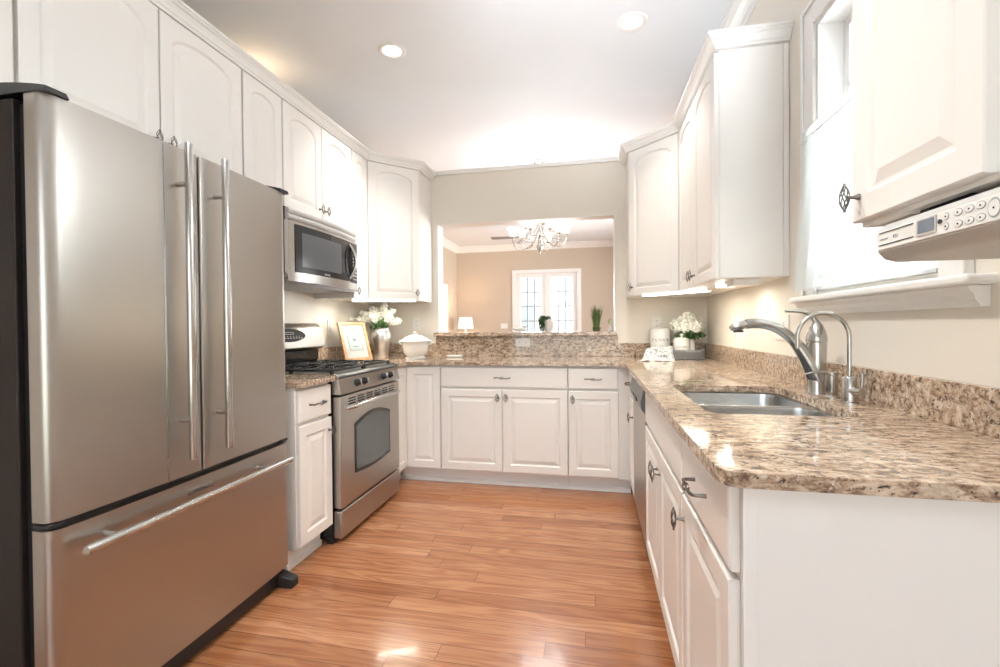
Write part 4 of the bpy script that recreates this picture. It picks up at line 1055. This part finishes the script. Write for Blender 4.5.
bouquet(vz, sp_, 'spray of white blossoms with green leaves in the silver vase', [((-.01, -.02, .265), (.085, .06, .03), 110, .024), ((.03, -.05, .295), (.07, .03, .035), 40, .022)], [((0, 0, .21), a) for a, _, _ in sp_])
# tureen
t = thing('tureen', 'white ceramic lidded tureen with side handles on the granite below the outlet', 'tureen', (-1.385, 3.415, ZC))
MB().lathe([(.0, 0), (.080, 0), (.083, .010), (.070, .022), (.072, .030), (.092, .045), (.100, .075), (.105, .110), (.110, .130), (.122, .140), (.122, .146), (.106, .147), (.0, .135)], n=40).obj('bowl', CERAM, t, smooth=50)
ld_ = MB().lathe([(.114, .1475), (.110, .154), (.088, .168), (.060, .184), (.030, .193), (.0, .195)], n=40).obj('lid', CERAM, t, smooth=60)
MB().lathe([(.0, .1945), (.010, .195), (.009, .201), (.017, .208), (.017, .216), (.0, .222)], n=20).obj('lid_knob', CERAM, ld_, smooth=60)
for s_ in (-1, 1): MB().tube([(s_*.104, 0, .112), (s_*.128, 0, .120), (s_*.142, 0, .134), (s_*.132, 0, .143), (s_*.116, 0, .142)], [.008, .007, .007, .007, .008], 8).obj('handle', CERAM, t, smooth=60)
t = thing('card_holder', 'small flat white dish lying on the back granite near the low wall', 'dish', (-1.118, 3.63, ZC))
MB().box(-.062, .062, -.03, .03, .0, .006).box(-.066, .066, -.034, .034, .006, .020).obj('dish', CERAM, t, bevel=.003)

# ------------------------------------------------------------------ things on the right corner counter
t = thing('wicker_tray', 'oval grey woven wicker tray in the right counter corner', 'tray', (.652, 3.575, ZC), R(-4))
TA, TB = .155, .105
def oval(a, b_, z, n=48, wob=0, ph=0): return [(a*math.cos(2*math.pi*i/n)*(1+wob*math.sin(i*math.pi+ph)), b_*math.sin(2*math.pi*i/n)*(1+wob*math.sin(i*math.pi+ph)), z) for i in range(n)]
MB().rings([oval(TA-.006, TB-.006, .002), oval(TA-.006, TB-.006, .008)]).obj('tray_base', WICKER, t)
b = MB(); N = 144
for k in range(8):
    z = .005+k*.0072
    P = []
    for i in range(N+1):
        a = 2*math.pi*i/N; w_ = .0045*math.sin(i*math.pi/3+k*math.pi)+.00012*k*k
        P.append(((TA+w_)*math.cos(a), (TB+w_)*math.sin(a), z))
    b.tube(P, .0040, 5)
for q in range(3):
    b.tube([((TA+.003)*math.cos(2*math.pi*i/N), (TB+.003)*math.sin(2*math.pi*i/N), .062+.004*math.sin(i*math.pi/4+q*2.1)) for i in range(N+1)], .0042, 5)
b.obj('woven_side', WICKER, t, smooth=60)
def canister(name, label, loc, r, h_, text, ts, knobbed):
    c_ = thing(name, label, 'canister', loc)
    MB().lathe([(.0, 0), (r*.96, 0), (r, .006), (r, h_-.01), (r*.96, h_), (.0, h_)], n=36).obj('jar', CERAM, c_, smooth=45)
    l_ = MB().lathe([(r*1.01, h_+.0005), (r*1.01, h_+.008), (r*.85, h_+.016), (r*.4, h_+.022), (.0, h_+.023)], n=36).obj('lid', CERAM, c_, smooth=45)
    MB().lathe([(.0, h_+.022), (.008, h_+.022), (.006, h_+.032), (.014, h_+.042), (.014, h_+.048), (.0, h_+.052)], n=18).obj('lid_knob', CERAM, l_, smooth=60)
    # lettering wrapped round the jar, facing the viewer
    base_a = -98 if text == 'FLOUR' else -100
    for i, chx in enumerate(text):
        a = R(base_a+(i-(len(text)-1)/2)*math.degrees(ts*.95/r))
        text_mesh(chx, ts, 'lettering', DARKP, c_, ((r+.0006)*math.cos(a), (r+.0006)*math.sin(a), h_*.60), (R(90), 0, a+R(90)))
    return c_
canister('canister', 'taller white canister marked FLOUR on the left of the wicker tray', (.525, 3.714, ZC+.0005), .076, .212, 'FLOUR', .030, True)
canister('canister', 'shorter white canister with dark lettering in front of the flowers', (.655, 3.565, ZC+.009), .056, .128, 'SUGAR', .018, True)
vs_ = tag(MB().lathe([(.0, 0), (.03, 0), (.04, .04), (.034, .10), (.028, .13), (.031, .135), (.026, .132), (.0, .12)], n=24).obj('vase', CERAM, smooth=60, loc=(.727, 3.632, ZC+.009)), 'small white vase hidden behind the shorter canister on the tray', 'vase')
bl_ = [((-.07, 0, .235), (-.065, 0, .245), .060), ((.0, -.01, .275), (.0, -.01, .295), .062), ((.065, 0, .230), (.075, 0, .240), .060), ((-.02, -.055, .235), (-.015, -.055, .245), .056), ((.025, .05, .265), (.025, .05, .275), .056), ((.045, -.055, .225), (.05, -.055, .235), .054)]
bouquet((.706, 3.628, ZC+.009), bl_, 'round white blooms with dark green leaves above the shorter canister', [((-.01, -.02, .165), (.085, .06, .030), 110, .026), ((.09, -.02, .165), (.035, .03, .018), 24, .024)], [((.02, 0, .11), a) for a, _, _ in bl_], petals=110, ps=.013)
# tea towel draped over tray front-left, spilling on the counter
vs2, fs2 = [], []; NU, NV = 26, 22
prof_t = [(3.590, 1.004), (3.545, 1.010), (3.495, 1.006), (3.475, .985), (3.455, .960), (3.425, .935), (3.385, .922), (3.330, .9195), (3.300, .9185)]
def pt(tv):
    x = tv*(len(prof_t)-1); i = min(int(x), len(prof_t)-2); f_ = x-i
    a, b_ = prof_t[i], prof_t[i+1]; return a[0]+(b_[0]-a[0])*f_, a[1]+(b_[1]-a[1])*f_
for j in range(NV+1):
    tv = j/NV; y, z = pt(tv)
    for i in range(NU+1):
        tu = i/NU; xa = .425-.110*tv**1.2; xb = .590-.025*tv
        fold = .006*math.sin(tu*14+tv*5)*(.3+.7*(1-abs(2*tv-1)))
        zz = z+fold*.8+.003*math.sin(tu*23+2)
        if tu < .15: zz -= (.15-tu)*.15*(1-tv)
        vs2.append((xa+(xb-xa)*tu+.004*math.sin(tv*12), y+fold*1.2-.018*math.sin(tu*3.0)*tv, max(zz, ZC+.0015)))
for j in range(NV):
    for i in range(NU): q = j*(NU+1)+i; fs2.append((q, q+1, q+NU+2, q+NU+1))
me = MB().add(vs2, fs2).mesh('tea_towel', TOWEL, smooth=180, fix=False)
o = link('tea_towel', me); sd = o.modifiers.new('thick', 'SOLIDIFY'); sd.thickness = .002; sd.offset = 1
tag(o, 'white tea towel with grey print draped in front of the flour canister', 'towel')
